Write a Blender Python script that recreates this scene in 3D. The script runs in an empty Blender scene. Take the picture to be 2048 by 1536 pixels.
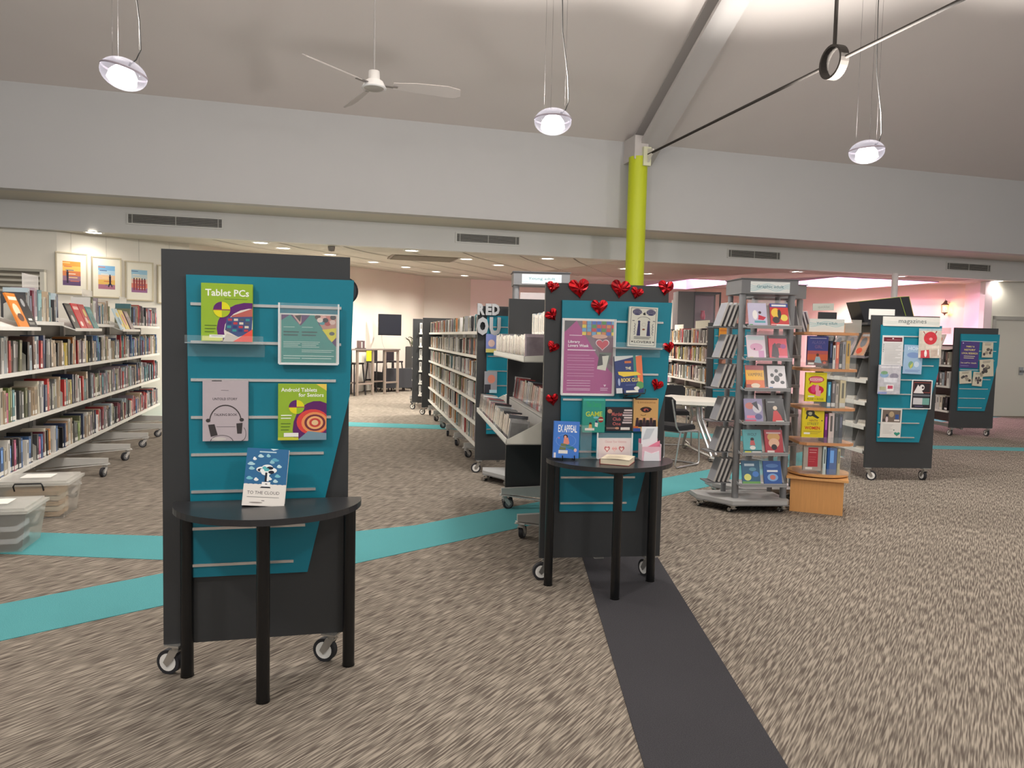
import bpy, math, random
from mathutils import Vector, Matrix
random.seed(7)
S = bpy.context.scene
COL = S.collection
R_ = math.radians
pi = math.pi

# ------------------------------------------------------------------ camera
YAW, PIT, ROL, FPX = 0.269783508, 0.0615191411, 0.02245478, 1500.0
EYE = Vector((0, 0, 1.5))
FW = Vector((math.sin(YAW)*math.cos(PIT), math.cos(YAW)*math.cos(PIT), -math.sin(PIT)))
_r = Vector((math.cos(YAW), -math.sin(YAW), 0)); _u = _r.cross(FW)
RT = math.cos(ROL)*_r + math.sin(ROL)*_u
UP = -math.sin(ROL)*_r + math.cos(ROL)*_u
cd = bpy.data.cameras.new('camera'); cam = bpy.data.objects.new('camera', cd); COL.objects.link(cam)
cam.matrix_world = Matrix(((RT.x, UP.x, -FW.x, EYE.x), (RT.y, UP.y, -FW.y, EYE.y), (RT.z, UP.z, -FW.z, EYE.z), (0, 0, 0, 1)))
cd.sensor_fit = 'HORIZONTAL'; cd.sensor_width = 36; cd.lens = 36*FPX/2048
cd.clip_start = .05; cd.clip_end = 100
S.camera = cam

# ------------------------------------------------------------------ world, lights, exposure
S.view_settings.view_transform = 'Standard'; S.view_settings.look = 'None'
S.view_settings.gamma = 1; S.view_settings.use_curve_mapping = False
S.view_settings.exposure = 0.95
w = bpy.data.worlds.new('world'); S.world = w; w.use_nodes = True
w.node_tree.nodes['Background'].inputs[0].default_value = (.94, .94, .93, 1)
w.node_tree.nodes['Background'].inputs[1].default_value = .30
HALL_W, UPW, DOWN_W, PINK_W = 86, 640, 235, 125

def lamp(kind, loc, energy, color=(1, .96, .9), size=.2, rot=(0, 0, 0), parent=None, spot=None, sizey=None, blend=.5):
    l = bpy.data.lights.new(kind.lower() + '_light', kind); l.energy = energy; l.color = color
    if kind == 'AREA':
        l.size = size
        if sizey: l.shape = 'RECTANGLE'; l.size_y = sizey
        else: l.shape = 'DISK'
    else: l.shadow_soft_size = size
    if spot: l.spot_size = R_(spot); l.spot_blend = blend
    o = bpy.data.objects.new('lamp_light', l); COL.objects.link(o); o.location = loc; o.rotation_euler = rot
    if parent: o.parent = parent
    return o

# ------------------------------------------------------------------ helpers
def lin(c):
    return tuple(((v/255)/12.92 if v/255 <= .04045 else ((v/255+.055)/1.055)**2.4) for v in c[:3])

def ray(px, py): return RT*((px-1024)/FPX) - UP*((py-768)/FPX) + FW

class F:
    """a standing frame: origin on the floor, x along the board, y away from the reader, z up"""
    def __init__(s, o, deg=0):
        s.o = Vector(o if len(o) == 3 else (o[0], o[1], 0)); s.a = R_(deg)
        s.M = Matrix.Translation(s.o) @ Matrix.Rotation(s.a, 4, 'Z'); s.I = s.M.inverted()
    def px(s, px, py, y=0.0):
        o = s.I @ EYE; d = s.I.to_3x3() @ ray(px, py); return o + d*((y-o.y)/d.y)
    def w(s, x, y, z): return s.M @ Vector((x, y, z))
    def sub(s, x, y, deg=0): return F(s.w(x, y, 0), math.degrees(s.a)+deg)

def flo(px, py, z=0.0):
    d = ray(px, py); return EYE + d*((z-EYE.z)/d.z)
def onY(px, py, y):
    d = ray(px, py); return EYE + d*(y/d.y)

_glyph = {}
def glyphs(s, bold=0.0):
    k = (s, bold)
    if k not in _glyph:
        cu = bpy.data.curves.new('text', 'FONT'); cu.body = s; cu.resolution_u = 2; cu.offset = bold
        ob = bpy.data.objects.new('text', cu); me = ob.to_mesh()
        v = [(p.co.x, p.co.y) for p in me.vertices]; f = [tuple(p.vertices) for p in me.polygons]
        ob.to_mesh_clear(); bpy.data.objects.remove(ob); bpy.data.curves.remove(cu)
        x0 = min(p[0] for p in v); x1 = max(p[0] for p in v); y0 = min(p[1] for p in v); y1 = max(p[1] for p in v)
        _glyph[k] = ([((x-x0)/(x1-x0), (y-y0)/(y1-y0)) for x, y in v], f, (x1-x0)/(y1-y0))
    return _glyph[k]

class MB:
    def __init__(s): s.v = []; s.f = []; s.c = []; s.s = []; s.M = None; s.k = 0
    def add(s, vs, fs, c, sm=False):
        n = len(s.v)
        if s.M is not None: vs = [tuple(s.M @ Vector(p)) for p in vs]
        s.v += [tuple(p) for p in vs]; s.f += [tuple(i+n for i in f) for f in fs]
        if c and isinstance(c[0], (tuple, list)): s.c += [lin(x) for x in c]
        else: s.c += [lin(c)]*len(fs)
        s.s += [sm]*len(fs); return s
    def box(s, x0, x1, y0, y1, z0, z1, c):
        return s.add([(x0, y0, z0), (x1, y0, z0), (x1, y1, z0), (x0, y1, z0), (x0, y0, z1), (x1, y0, z1), (x1, y1, z1), (x0, y1, z1)],
              [(0, 3, 2, 1), (4, 5, 6, 7), (0, 1, 5, 4), (1, 2, 6, 5), (2, 3, 7, 6), (3, 0, 4, 7)], c)
    def prism(s, pts, ax, a, b, c):
        """2-D outline pushed along axis ax from a to b"""
        def P(p, t): return {'x': (t, p[0], p[1]), 'y': (p[0], t, p[1]), 'z': (p[0], p[1], t)}[ax]
        n = len(pts); vs = [P(p, a) for p in pts] + [P(p, b) for p in pts]
        return s.add(vs, [tuple(range(n)), tuple(range(2*n-1, n-1, -1))] + [(i, (i+1) % n, (i+1) % n+n, i+n) for i in range(n)], c)
    def cyl(s, p0, p1, r, c, n=12, r2=None):
        p0 = Vector(p0); p1 = Vector(p1); d = (p1-p0).normalized(); a = d.orthogonal().normalized(); b = d.cross(a); r2 = r if r2 is None else r2
        vs = [p0 + (a*math.cos(t)+b*math.sin(t))*r for t in [2*pi*i/n for i in range(n)]] + [p1 + (a*math.cos(t)+b*math.sin(t))*r2 for t in [2*pi*i/n for i in range(n)]]
        s.add(vs, [(i, (i+1) % n, (i+1) % n+n, i+n) for i in range(n)], c, True)
        return s.add(vs, [tuple(range(n-1, -1, -1)), tuple(range(n, 2*n))], c)
    def tube(s, pts, r, c, n=8):
        P = [Vector(p) for p in pts]; vs = []; a = None
        for i, p in enumerate(P):
            d = (P[min(i+1, len(P)-1)] - P[max(i-1, 0)]).normalized()
            a = d.orthogonal().normalized() if a is None else (a - d*a.dot(d)).normalized()
            b = d.cross(a); vs += [p + (a*math.cos(t)+b*math.sin(t))*r for t in [2*pi*k/n for k in range(n)]]
        fs = [(i*n+k, i*n+(k+1) % n, (i+1)*n+(k+1) % n, (i+1)*n+k) for i in range(len(P)-1) for k in range(n)]
        s.add(vs, fs, c, True)
        return s.add([vs[k] for k in range(n)] + vs[-n:], [tuple(range(n-1, -1, -1)), tuple(range(n, 2*n))], c)
    def lathe(s, prof, c, n=20, o=(0, 0, 0)):
        vs = [(o[0]+r*math.cos(2*pi*k/n), o[1]+r*math.sin(2*pi*k/n), o[2]+z) for r, z in prof for k in range(n)]
        return s.add(vs, [(i*n+k, i*n+(k+1) % n, (i+1)*n+(k+1) % n, (i+1)*n+k) for i in range(len(prof)-1) for k in range(n)], c, True)
    # flat print on a cover w wide and h high, u to the right, v down, read from -y
    def page(s, w, h, y=-.0004, x=0, z=0): s.w, s.h, s.y, s.x0, s.z0, s.k = w, h, y, x, z, 0; return s
    def poly(s, pts, c):
        for a, k, sg in ((0, 0., 1), (0, 1., -1), (1, 0., 1), (1, 1., -1)):
            o = []
            for i in range(len(pts)):
                p, q = pts[i], pts[(i+1) % len(pts)]; dp, dq = (p[a]-k)*sg, (q[a]-k)*sg
                if dp >= 0: o.append(p)
                if (dp >= 0) != (dq >= 0): t = dp/(dp-dq); o.append((p[0]+(q[0]-p[0])*t, p[1]+(q[1]-p[1])*t))
            pts = o
            if len(pts) < 3: return s
        s.k += 1; y = s.y - s.k*6e-5
        return s.add([(s.x0+(u-.5)*s.w, y, s.z0+s.h*(1-v)) for u, v in pts], [tuple(range(len(pts)))], c)
    def rect(s, u0, v0, u1, v1, c): return s.poly([(u0, v0), (u0, v1), (u1, v1), (u1, v0)], c)
    def ell(s, u, v, ru, rv, c, a0=0, a1=360, n=22):
        A = [R_(a0+(a1-a0)*i/n) for i in range(n+(a1-a0 < 360))]
        P = [(u+ru*math.cos(a), v-rv*math.sin(a)) for a in A]
        if 0 < a1-a0 < 360: P.append((u, v))
        return s.poly(P, c)
    def ring(s, u, v, ru, rv, t, c, a0=0, a1=360, n=20):
        for i in range(n):
            a, b = R_(a0+(a1-a0)*i/n), R_(a0+(a1-a0)*(i+1)/n); q = 1-t
            s.poly([(u+ru*math.cos(a), v-rv*math.sin(a)), (u+ru*math.cos(b), v-rv*math.sin(b)), (u+ru*q*math.cos(b), v-rv*q*math.sin(b)), (u+ru*q*math.cos(a), v-rv*q*math.sin(a))], c); s.k -= 1
        s.k += 1; return s
    def heart(s, u, v, ru, rv, c): return s.poly([(u+ru*a, v-rv*b) for a, b in HEART], c)
    def bars(s, u0, v0, u1, n, dv, c, t=.35):
        for i in range(n): s.rect(u0, v0+i*dv, u1-(u1-u0)*(.0, .08, .2, .03, .35)[i % 5], v0+i*dv+dv*t, c)
        return s
    def text(s, t, u0, v0, u1, v1, c, bold=0.0):
        V, Fs, ar = glyphs(t, bold); s.k += 1; y = s.y-s.k*6e-5
        return s.add([(s.x0+(u0+(u1-u0)*a-.5)*s.w, y, s.z0+s.h*(1-(v1+(v0-v1)*b))) for a, b in V], Fs, c)
    def build(s, name, m, parent=None, loc=None, rot=None, mw=None):
        me = bpy.data.meshes.new(name); me.from_pydata(s.v, [], s.f)
        at = me.color_attributes.new('Col', 'FLOAT_COLOR', 'CORNER'); buf = []
        for f, c in zip(s.f, s.c): buf += [c[0], c[1], c[2], 1.0]*len(f)
        at.data.foreach_set('color', buf); me.polygons.foreach_set('use_smooth', s.s); me.materials.append(m)
        return link(name, me, parent, loc, rot, mw)

def link(name, me, parent=None, loc=None, rot=None, mw=None):
    o = bpy.data.objects.new(name, me); COL.objects.link(o)
    if parent: o.parent = parent
    if loc is not None: o.location = loc
    if rot is not None: o.rotation_euler = rot
    if mw is not None: o.matrix_world = mw
    return o
def tag(o, label=None, cat=None, group=None, kind=None):
    for k, v in (('label', label), ('category', cat), ('group', group), ('kind', kind)):
        if v: o[k] = v
    return o
def thing(name, label, cat, fr=None, loc=(0, 0, 0), group=None, lean=0, roll=0, yaw=0):
    o = bpy.data.objects.new(name, None); COL.objects.link(o); o.empty_display_size = .05
    M = (fr.M if fr else Matrix.Identity(4)) @ Matrix.Translation(Vector(loc)) @ Matrix.Rotation(R_(yaw), 4, 'Z') @ Matrix.Rotation(-R_(lean), 4, 'X') @ Matrix.Rotation(R_(roll), 4, 'Y')
    o.matrix_world = M
    return tag(o, label, cat, group)
def copy_tree(o, parent=None, **kw):
    c = o.copy(); COL.objects.link(c); c.parent = parent
    for ch in o.children: copy_tree(ch, c)
    return c

HEART = []
for i in range(28):
    t = 2*pi*i/28; HEART.append((math.sin(t)**3, (13*math.cos(t)-5*math.cos(2*t)-2*math.cos(3*t)-math.cos(4*t)+2.5)/14.5))

# ------------------------------------------------------------------ materials (colour comes from each mesh's own Col attribute)
def mat(name, rough=.5, metal=0.0, noise=.04, nscale=25, alpha=1.0, emit=0.0, bump=0.0, spec=.5, coat=0.0, trans=0.0):
    m = bpy.data.materials.new(name); m.use_nodes = True; nt = m.node_tree; b = nt.nodes['Principled BSDF']
    N = nt.nodes.new; L = nt.links.new
    a = N('ShaderNodeAttribute'); a.attribute_name = 'Col'
    tc = N('ShaderNodeTexCoord'); nz = N('ShaderNodeTexNoise'); nz.inputs['Scale'].default_value = nscale; nz.inputs['Detail'].default_value = 3
    L(tc.outputs['Object'], nz.inputs['Vector'])
    mr = N('ShaderNodeMapRange'); mr.inputs[3].default_value = 1-noise; mr.inputs[4].default_value = 1+noise; L(nz.outputs['Fac'], mr.inputs[0])
    mx = N('ShaderNodeVectorMath'); mx.operation = 'SCALE'; L(a.outputs['Color'], mx.inputs[0]); L(mr.outputs[0], mx.inputs['Scale'])
    L(mx.outputs[0], b.inputs['Base Color'])
    b.inputs['Roughness'].default_value = rough; b.inputs['Metallic'].default_value = metal; b.inputs['Alpha'].default_value = alpha
    b.inputs['Specular IOR Level'].default_value = spec; b.inputs['Coat Weight'].default_value = coat; b.inputs['Coat Roughness'].default_value = .1
    b.inputs['Transmission Weight'].default_value = trans
    if emit: L(a.outputs['Color'], b.inputs['Emission Color']); b.inputs['Emission Strength'].default_value = emit
    if bump:
        bp = N('ShaderNodeBump'); bp.inputs['Strength'].default_value = bump; bp.inputs['Distance'].default_value = .01; L(nz.outputs['Fac'], bp.inputs['Height']); L(bp.outputs[0], b.inputs['Normal'])
    return m
PAINT = mat('wall_paint', .6, noise=.015, nscale=3)
LAM = mat('laminate', .45, noise=.03, nscale=60)
GLOSS = mat('gloss_print', .28, noise=.02)
PAPER = mat('paper', .6, noise=.03)
STEEL = mat('powder_coated_steel', .4, noise=.03)
CHROME = mat('chrome', .25, metal=.7, noise=.03)
RUBBER = mat('rubber', .7, noise=.05)
FOIL = mat('red_foil', .25, metal=.65, noise=.1, nscale=60)
CLOTH = mat('cloth', .9, noise=.08, nscale=150, bump=.3)
CLEAR = mat('clear_acrylic', .08, alpha=.07, noise=.02, spec=.35)
DULL = mat('dull_paint', .85, spec=.15)
EDGE = mat('acrylic_edge', .1, alpha=.5, noise=.02)
SLEEVE = mat('plastic_sleeve', .12, alpha=.45, noise=.15, nscale=30)
FROST = mat('frosted_plastic', .3, alpha=.36, noise=.03)
GLOW = mat('lamp_glow', .4, emit=6.0)
GLOWS = mat('soft_glow', .5, emit=.5)
BLACKTOP = mat('black_table_top', .3, noise=.05, nscale=80)

def wood_mat():
    m = bpy.data.materials.new('oak_veneer'); m.use_nodes = True; nt = m.node_tree; b = nt.nodes['Principled BSDF']; N = nt.nodes.new; L = nt.links.new
    a = N('ShaderNodeAttribute'); a.attribute_name = 'Col'
    tc = N('ShaderNodeTexCoord'); mp = N('ShaderNodeMapping'); mp.inputs['Scale'].default_value = (40, 40, 2.5); L(tc.outputs['Object'], mp.inputs[0])
    nz = N('ShaderNodeTexNoise'); nz.inputs['Scale'].default_value = 2; nz.inputs['Detail'].default_value = 5; L(mp.outputs[0], nz.inputs['Vector'])
    mr = N('ShaderNodeMapRange'); mr.inputs[3].default_value = .85; mr.inputs[4].default_value = 1.1; L(nz.outputs['Fac'], mr.inputs[0])
    mx = N('ShaderNodeVectorMath'); mx.operation = 'SCALE'; L(a.outputs['Color'], mx.inputs[0]); L(mr.outputs[0], mx.inputs['Scale']); L(mx.outputs[0], b.inputs['Base Color'])
    b.inputs['Roughness'].default_value = .45; return m
WOOD = wood_mat()

def carpet_mat(name, ramp, streak=True, big=.07):
    m = bpy.data.materials.new(name); m.use_nodes = True; nt = m.node_tree; b = nt.nodes['Principled BSDF']; N = nt.nodes.new; L = nt.links.new
    g = N('ShaderNodeNewGeometry'); mp = N('ShaderNodeMapping'); mp.vector_type = 'POINT'
    mp.inputs['Rotation'].default_value = (0, 0, R_(CARPET_DEG)); L(g.outputs['Position'], mp.inputs[0])
    sc = N('ShaderNodeMapping'); sc.inputs['Scale'].default_value = (140, 8, 1) if streak else (260, 260, 1); L(mp.outputs[0], sc.inputs[0])
    nz = N('ShaderNodeTexNoise'); nz.inputs['Scale'].default_value = 1; nz.inputs['Detail'].default_value = 1.2; nz.inputs['Roughness'].default_value = .5; L(sc.outputs[0], nz.inputs['Vector'])
    cr = N('ShaderNodeValToRGB'); L(nz.outputs['Fac'], cr.inputs[0])
    el = cr.color_ramp.elements
    while len(el) < len(ramp): el.new(.5)
    for e, (p, c) in zip(el, ramp): e.position = p; e.color = lin(c) + (1,)
    n2 = N('ShaderNodeTexNoise'); n2.inputs['Scale'].default_value = 1.1; n2.inputs['Detail'].default_value = 4; L(g.outputs['Position'], n2.inputs['Vector'])
    mr = N('ShaderNodeMapRange'); mr.inputs[1].default_value = .3; mr.inputs[2].default_value = .7; mr.inputs[3].default_value = 1-big; mr.inputs[4].default_value = 1+big; L(n2.outputs['Fac'], mr.inputs[0])
    mx = N('ShaderNodeVectorMath'); mx.operation = 'SCALE'; L(cr.outputs[0], mx.inputs[0]); L(mr.outputs[0], mx.inputs['Scale']); L(mx.outputs[0], b.inputs['Base Color'])
    b.inputs['Roughness'].default_value = .95; b.inputs['Specular IOR Level'].default_value = .1
    bp = N('ShaderNodeBump'); bp.inputs['Strength'].default_value = .5; bp.inputs['Distance'].default_value = .006; L(nz.outputs['Fac'], bp.inputs['Height']); L(bp.outputs[0], b.inputs['Normal'])
    return m
CARPET_DEG = 48
CARPET = carpet_mat('streaked_carpet', [(.36, (88, 80, 73)), (.50, (118, 110, 100)), (.63, (150, 141, 128))])
TEALC = carpet_mat('teal_carpet', [(.3, (74, 138, 142)), (.7, (92, 158, 160))], False, .04)
DARKC = carpet_mat('charcoal_carpet', [(.3, (50, 50, 53)), (.7, (68, 67, 70))], False, .06)

# colours
WHITE = (225, 222, 216); BLK = (24, 24, 26); PANEL = (52, 53, 54); TEAL = (0, 122, 142); CHR = (200, 200, 200); LG = (186, 184, 180); SH = (205, 202, 195)

# ------------------------------------------------------------------ the room
def struct(o): o['kind'] = 'structure'; return o
fl = MB().add([(-9, -4, 0), (24, -4, 0), (24, 28, 0), (-9, 28, 0)], [(0, 1, 2, 3)], (128, 115, 102)).build('floor', CARPET); struct(fl)
def strip(pts, m, label, z=.003):
    o = MB().prism(pts, 'z', -.002, z, (70, 150, 155)).build('carpet_strip', m, fl); o['label'] = label
strip([(-3.3, 6.55), (-3.2, 6.0), (-.2, 5.02), (.95, 5.3), (.9, 5.85), (-.2, 5.62)], TEALC, 'teal carpet strip beside the storage tubs', .0026)
strip([(-7, 1.04), (7, 8.46), (7, 9.1), (-7, 1.68)], TEALC, 'long teal carpet strip running behind the front display board', .003)
strip([(-4, 14.1), (3.4, 11.45), (3.6, 11.95), (-4, 14.75)], TEALC, 'teal carpet strip in the far left aisle')
strip([(4.6, 11.2), (7.6, 9.35), (16, 6.9), (16, 7.35), (8.0, 9.6), (4.9, 12.2)], TEALC, 'teal carpet strip crossing the right aisle', .0034)
strip([(10.5, 11.6), (14.8, 13.0), (14.2, 13.15), (9.6, 12.4)], TEALC, 'teal carpet strip ending at the right door')
strip([(.5, 0), (1.02, 0), (2.55, 5.3), (2.0, 5.3)], DARKC, 'charcoal carpet strip leading to the heart-decorated board', .0038)

YU, YB, ZL = 11.87, 12.94, 2.98           # upper wall plane, lower bulkhead plane, low ceiling height
K = .04
def zc(y): return ZL + K*max(0, y-13.7)
WC = (174, 173, 172)
struct(MB().box(-12, 24, YU, YU+.2, 3.39, 4.90, WC).build('wall_upper', PAINT))
struct(MB().box(-12, 24, YU+.2, YB+.15, 3.39, 3.5, (188, 183, 170)).build('trim_1', PAINT))
struct(MB().box(-12, 24, YB, YB+.15, ZL, 3.39, (206, 204, 200)).build('wall_bulkhead', PAINT))  # same paint as the wall above, colour lightened to offset the overhang's shade
SL = .548
c = MB(); zt = 4.823+SL*(YU-3.0)
c.add([(-12, YU+.15, 4.823-.15*SL), (24, YU+.15, 4.823-.15*SL), (24, 3, zt), (-12, 3, zt)], [(0, 1, 2, 3)], (196, 188, 183))
c.add([(-12, 3, zt), (24, 3, zt), (24, -3, zt-3.3), (-12, -3, zt-3.3)], [(0, 1, 2, 3)], (196, 188, 183))
struct(c.build('ceiling', PAINT))
# low ceiling behind the bulkhead, cut round the two skylights
LC = (196, 190, 178)
lc = MB()
def lq(x0, x1, y0, y1, m=lc): m.add([(x0, y0, zc(y0)), (x1, y0, zc(y0)), (x1, y1, zc(y1)), (x0, y1, zc(y1))], [(0, 3, 2, 1)], LC)
ys = [YB+.15, 13.7, 13.9, 16.5, 17.6, 21.0, 27]
SKY = [(11.1, 13.8, 13.9, 16.5), (9.6, 11.3, 17.6, 21.0)]
for a, b in zip(ys, ys[1:]):
    hs = [k for k in SKY if k[2] <= a and k[3] >= b]; x = -12
    for k in hs: lq(x, k[0], a, b); x = k[1]
    lq(x, 24, a, b)
lco = struct(lc.build('ceiling', PAINT)); lco.name = 'ceiling_low'
for i, k in enumerate(SKY):                       # light wells
    s = MB(); z0 = zc(k[2])-.02; z1 = z0+.7; PK = (238, 200, 230)
    for a, b in (((k[0], k[2]), (k[1], k[2])), ((k[1], k[2]), (k[1], k[3])), ((k[1], k[3]), (k[0], k[3])), ((k[0], k[3]), (k[0], k[2]))):
        s.add([(a[0], a[1], z0), (b[0], b[1], z0), (b[0], b[1], z1), (a[0], a[1], z1)], [(0, 1, 2, 3)], (206, 172, 196))
    struct(s.build('window_%d' % (i+1), PAINT))
    g = MB().add([(k[0], k[2], z1), (k[1], k[2], z1), (k[1], k[3], z1), (k[0], k[3], z1)], [(0, 1, 2, 3)], PK).build('light_panel', GLOWS, bpy.data.objects['window_%d' % (i+1)])
    for q_ in (.2, .5, .8): lamp('POINT', (k[0]+(k[1]-k[0])*q_, (k[2]+k[3])/2, z1-.12), PINK_W*.6, (1, .64, .80), .04)
# ceiling rails that show as dark seams
DD = Vector((3.67+1.94, 24.05-14.1, 0)).normalized(); DN = Vector((DD.y, -DD.x, 0))
seam = MB()
for q in (.9, 1.8, 2.7, 3.6, 4.5, 5.4, 6.3):
    a = Vector((-1.94, 14.1, 0))+DN*q; p = a-DD*8; 
    t0 = (YB+.16-p.y)/DD.y; p0 = p+DD*t0; p1 = p+DD*(24.4-p.y)/DD.y
    if q > 5: p1 = p+DD*(19-p.y)/DD.y
    for u, v in ((p0, p+DD*(13.7-p.y)/DD.y), (p+DD*(13.7-p.y)/DD.y, p1)):
        if v.y <= u.y: continue
        seam.add([(u.x, u.y, zc(u.y)-.004), (u.x+.03, u.y, zc(u.y)-.004), (v.x+.03, v.y, zc(v.y)-.004), (v.x, v.y, zc(v.y)-.004)], [(0, 1, 2, 3)], (110, 104, 96))
seam.build('ceiling_rail', PAINT, lco)
sl = MB()
for i in range(60):                              # narrow slats of the ceiling lining over the right-hand bay
    x = 5.6+i*.14
    for a, b in ((13.1, 13.7), (13.7, 19)):
        if any(k[0]-.1 < x < k[1]+.1 for k in SKY) and b > 14: continue
        sl.add([(x, a, zc(a)-.006), (x+.07, a, zc(a)-.006), (x+.07, b, zc(b)-.006), (x, b, zc(b)-.006)], [(0, 1, 2, 3)], (205, 185, 172))
so = sl.build('ceiling_slat', PAINT, lco); so['kind'] = 'stuff'

def wall(name, a, b, z1a, z1b, c, th=.15):
    a = Vector((a[0], a[1], 0)); b = Vector((b[0], b[1], 0)); n = Vector((-(b-a).y, (b-a).x, 0)).normalized()*th
    P = [a, b, b+n, a+n]; H = [z1a, z1b, z1b, z1a]
    return struct(MB().add([(p.x, p.y, 0) for p in P]+[(p.x, p.y, h) for p, h in zip(P, H)], [(0, 1, 5, 4), (1, 2, 6, 5), (2, 3, 7, 6), (3, 0, 4, 7), (4, 5, 6, 7)], c).build(name, PAINT))
CREAM = (232, 226, 212)
wall('wall_left', (-12, 13.12), (-3.7, 13.12), 3.05, 3.05, CREAM)
wall('wall_paintings', (-3.7, 13.12), (-1.94, 14.1), 3.05, 3.05, CREAM)
wall('wall_screen', (-1.94, 14.1), (3.67, 24.05), 3.05, 3.5, CREAM)
wall('wall_back', (3.67, 24.05), (5.3, 24.6), 3.5, 3.5, (226, 222, 210))
wall('wall_glow_tint', (5.3, 24.6), (13.7, 24.6), 3.5, 3.5, (250, 232, 230))  # white walls from here to the corner, pink light mixed into their colour
wall('wall_glow_tint_right', (13.6, 24.7), (14.97, 14.3), 3.5, 3.1, (250, 222, 210))
wall('wall_corner', (14.97, 14.3), (14.42, 13.25), 3.05, 3.05, (235, 215, 220))
dw = F((14.42, 13.25), -8)
struct(MB().box(0, .22, 0, .15, 0, 3.05, (215, 212, 200)).box(.22, 1.65, 0, .15, 2.22, 3.05, (215, 212, 200)).box(1.65, 6, 0, .15, 0, 3.05, (215, 212, 200)).build('wall_door', PAINT, mw=dw.M))
d = MB().box(.30, 1.57, .03, .07, 0, 2.14, (214, 212, 200)).build('door_1', PAINT, mw=dw.M); struct(d)
MB().box(.22, .30, -.02, .1, 0, 2.22, (170, 168, 160)).box(1.57, 1.65, -.02, .1, 0, 2.22, (170, 168, 160)).box(.22, 1.65, -.02, .1, 2.14, 2.22, (165, 163, 155)).build('door_frame', STEEL, d)
MB().box(.98, 1.1, -.02, .03, .98, 1.03, (120, 120, 120)).box(.96, 1.06, .01, .03, .93, 1.1, (170, 170, 170)).build('door_handle', CHROME, d)

# louvred window high on the far left wall
lw = MB().box(-5.5, -3.9, 13.03, 13.11, 1.95, 2.34, (120, 112, 96)).build('window_3', STEEL); struct(lw)
lf = MB().box(-5.5, -3.84, 12.99, 13.1, 2.34, 2.38, (170, 165, 150)).box(-3.9, -3.84, 12.99, 13.1, 1.9, 2.34, (225, 220, 205)).build('window_frame', STEEL, lw)
for i in range(5):
    MB().box(-5.5, -3.9, 12.99, 13.03, 1.95+i*.078, 1.985+i*.078, (190, 184, 168)).build('slat', STEEL, lw)

# yellow column, rafter, tie rod with ring
COLX, COLY = 5.26, 11.55
struct(MB().cyl((COLX, COLY, 0), (COLX, COLY, 4.5), .155, (176, 186, 8), 24).build('column', LAM))
bm = MB(); y1 = 3.4
bw = .2; xb = 5.45
for x0, x1, dz0, dz1, cc in ((xb-.2, xb+.2, -.02, .06, (170, 165, 161)), (xb-.05, xb+.05, -.30, -.02, (175, 168, 164)), (xb-.2, xb+.2, -.36, -.30, (176, 171, 168))):
    za = 4.823+SL*(YU-(YU+.0)); zb = 4.823+SL*(YU-y1)
    bm.add([(x0, YU, za+dz0), (x1, YU, za+dz0), (x1, y1, zb+dz0), (x0, y1, zb+dz0), (x0, YU, za+dz1), (x1, YU, za+dz1), (x1, y1, zb+dz1), (x0, y1, zb+dz1)],
           [(0, 3, 2, 1), (4, 5, 6, 7), (0, 1, 5, 4), (1, 2, 6, 5), (2, 3, 7, 6), (3, 0, 4, 7)], cc)
bm.box(COLX-.12, COLX+.12, COLY-.12, YU, 4.45, 4.83, (182, 176, 172))
bo = struct(bm.build('rafter', PAINT))
t = thing('tie_rod', 'grey steel tie rod with a ring, running from the yellow column toward the camera', 'rod')
rb = MB().tube([(5.35, 11.45, 4.52), (5.35, 7.11, 4.47)], .019, (54, 50, 47)).build('rod', DULL, t)
MB().tube([(5.35, 6.73, 4.465), (5.35, 2.0, 4.40)], .019, (54, 50, 47)).build('rod', DULL, t)
MB().tube([(5.35, 6.92, 4.62), (5.35, 6.92, 7.3)], .02, (54, 50, 47)).build('hanger_rod', DULL, t)
rg = MB()
n = 28
vs = []
for i in range(n):
    a = 2*pi*i/n
    for r, x in ((.175, -.05), (.175, .05), (.15, .05), (.15, -.05)): vs.append((5.35+x, 6.92+r*math.cos(a), 4.47+r*math.sin(a)))
rg.add(vs, [(i*4+j, i*4+(j+1) % 4, ((i+1) % n)*4+(j+1) % 4, ((i+1) % n)*4+j) for i in range(n) for j in range(4)], (54, 50, 47))
rg.build('ring', DULL, t)
MB().prism([(11.40, 4.62), (11.40, 4.36), (11.18, 4.53), (11.18, 4.57)], 'x', 5.335, 5.365, (205, 200, 190)).box(5.27, 5.40, 11.36, 11.43, 4.34, 4.64, (200, 200, 170)).build('bracket', STEEL, t)

# air vents
for i, (x0, x1) in enumerate(((-2.68, -1.27), (2.50, 3.67), (7.81, 8.99), (13.0, 14.19))):
    v = thing('air_vent', ('leftmost long slotted air vent in the white bulkhead', 'slotted air vent in the bulkhead, right of the front black board', 'slotted air vent in the bulkhead just right of the yellow column', 'rightmost slotted air vent in the bulkhead')[i], 'vent', loc=(x0, YB, 3.15), group='air vents in the bulkhead')
    W = x1-x0; H = .13
    MB().box(0, W, -.02, 0, -.025, 0, (200, 198, 192)).box(0, W, -.02, 0, H, H+.025, (200, 198, 192)).box(0, .025, -.02, 0, 0, H, (200, 198, 192)).box(W-.025, W, -.02, 0, 0, H, (200, 198, 192)).build('frame', STEEL, v)
    MB().box(.02, W-.02, -.004, 0, 0, H, (50, 48, 44)).build('backing', PAINT, v)
    for x in (.08, W/2, W-.08): MB().box(x-.006, x+.006, -.018, -.004, 0, H, (170, 168, 160)).build('divider', STEEL, v)
    for k in range(5): MB().box(.025, W-.025, -.016, -.005, .012+k*.024, .021+k*.024, (150, 146, 138)).build('slat', STEEL, v)
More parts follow.
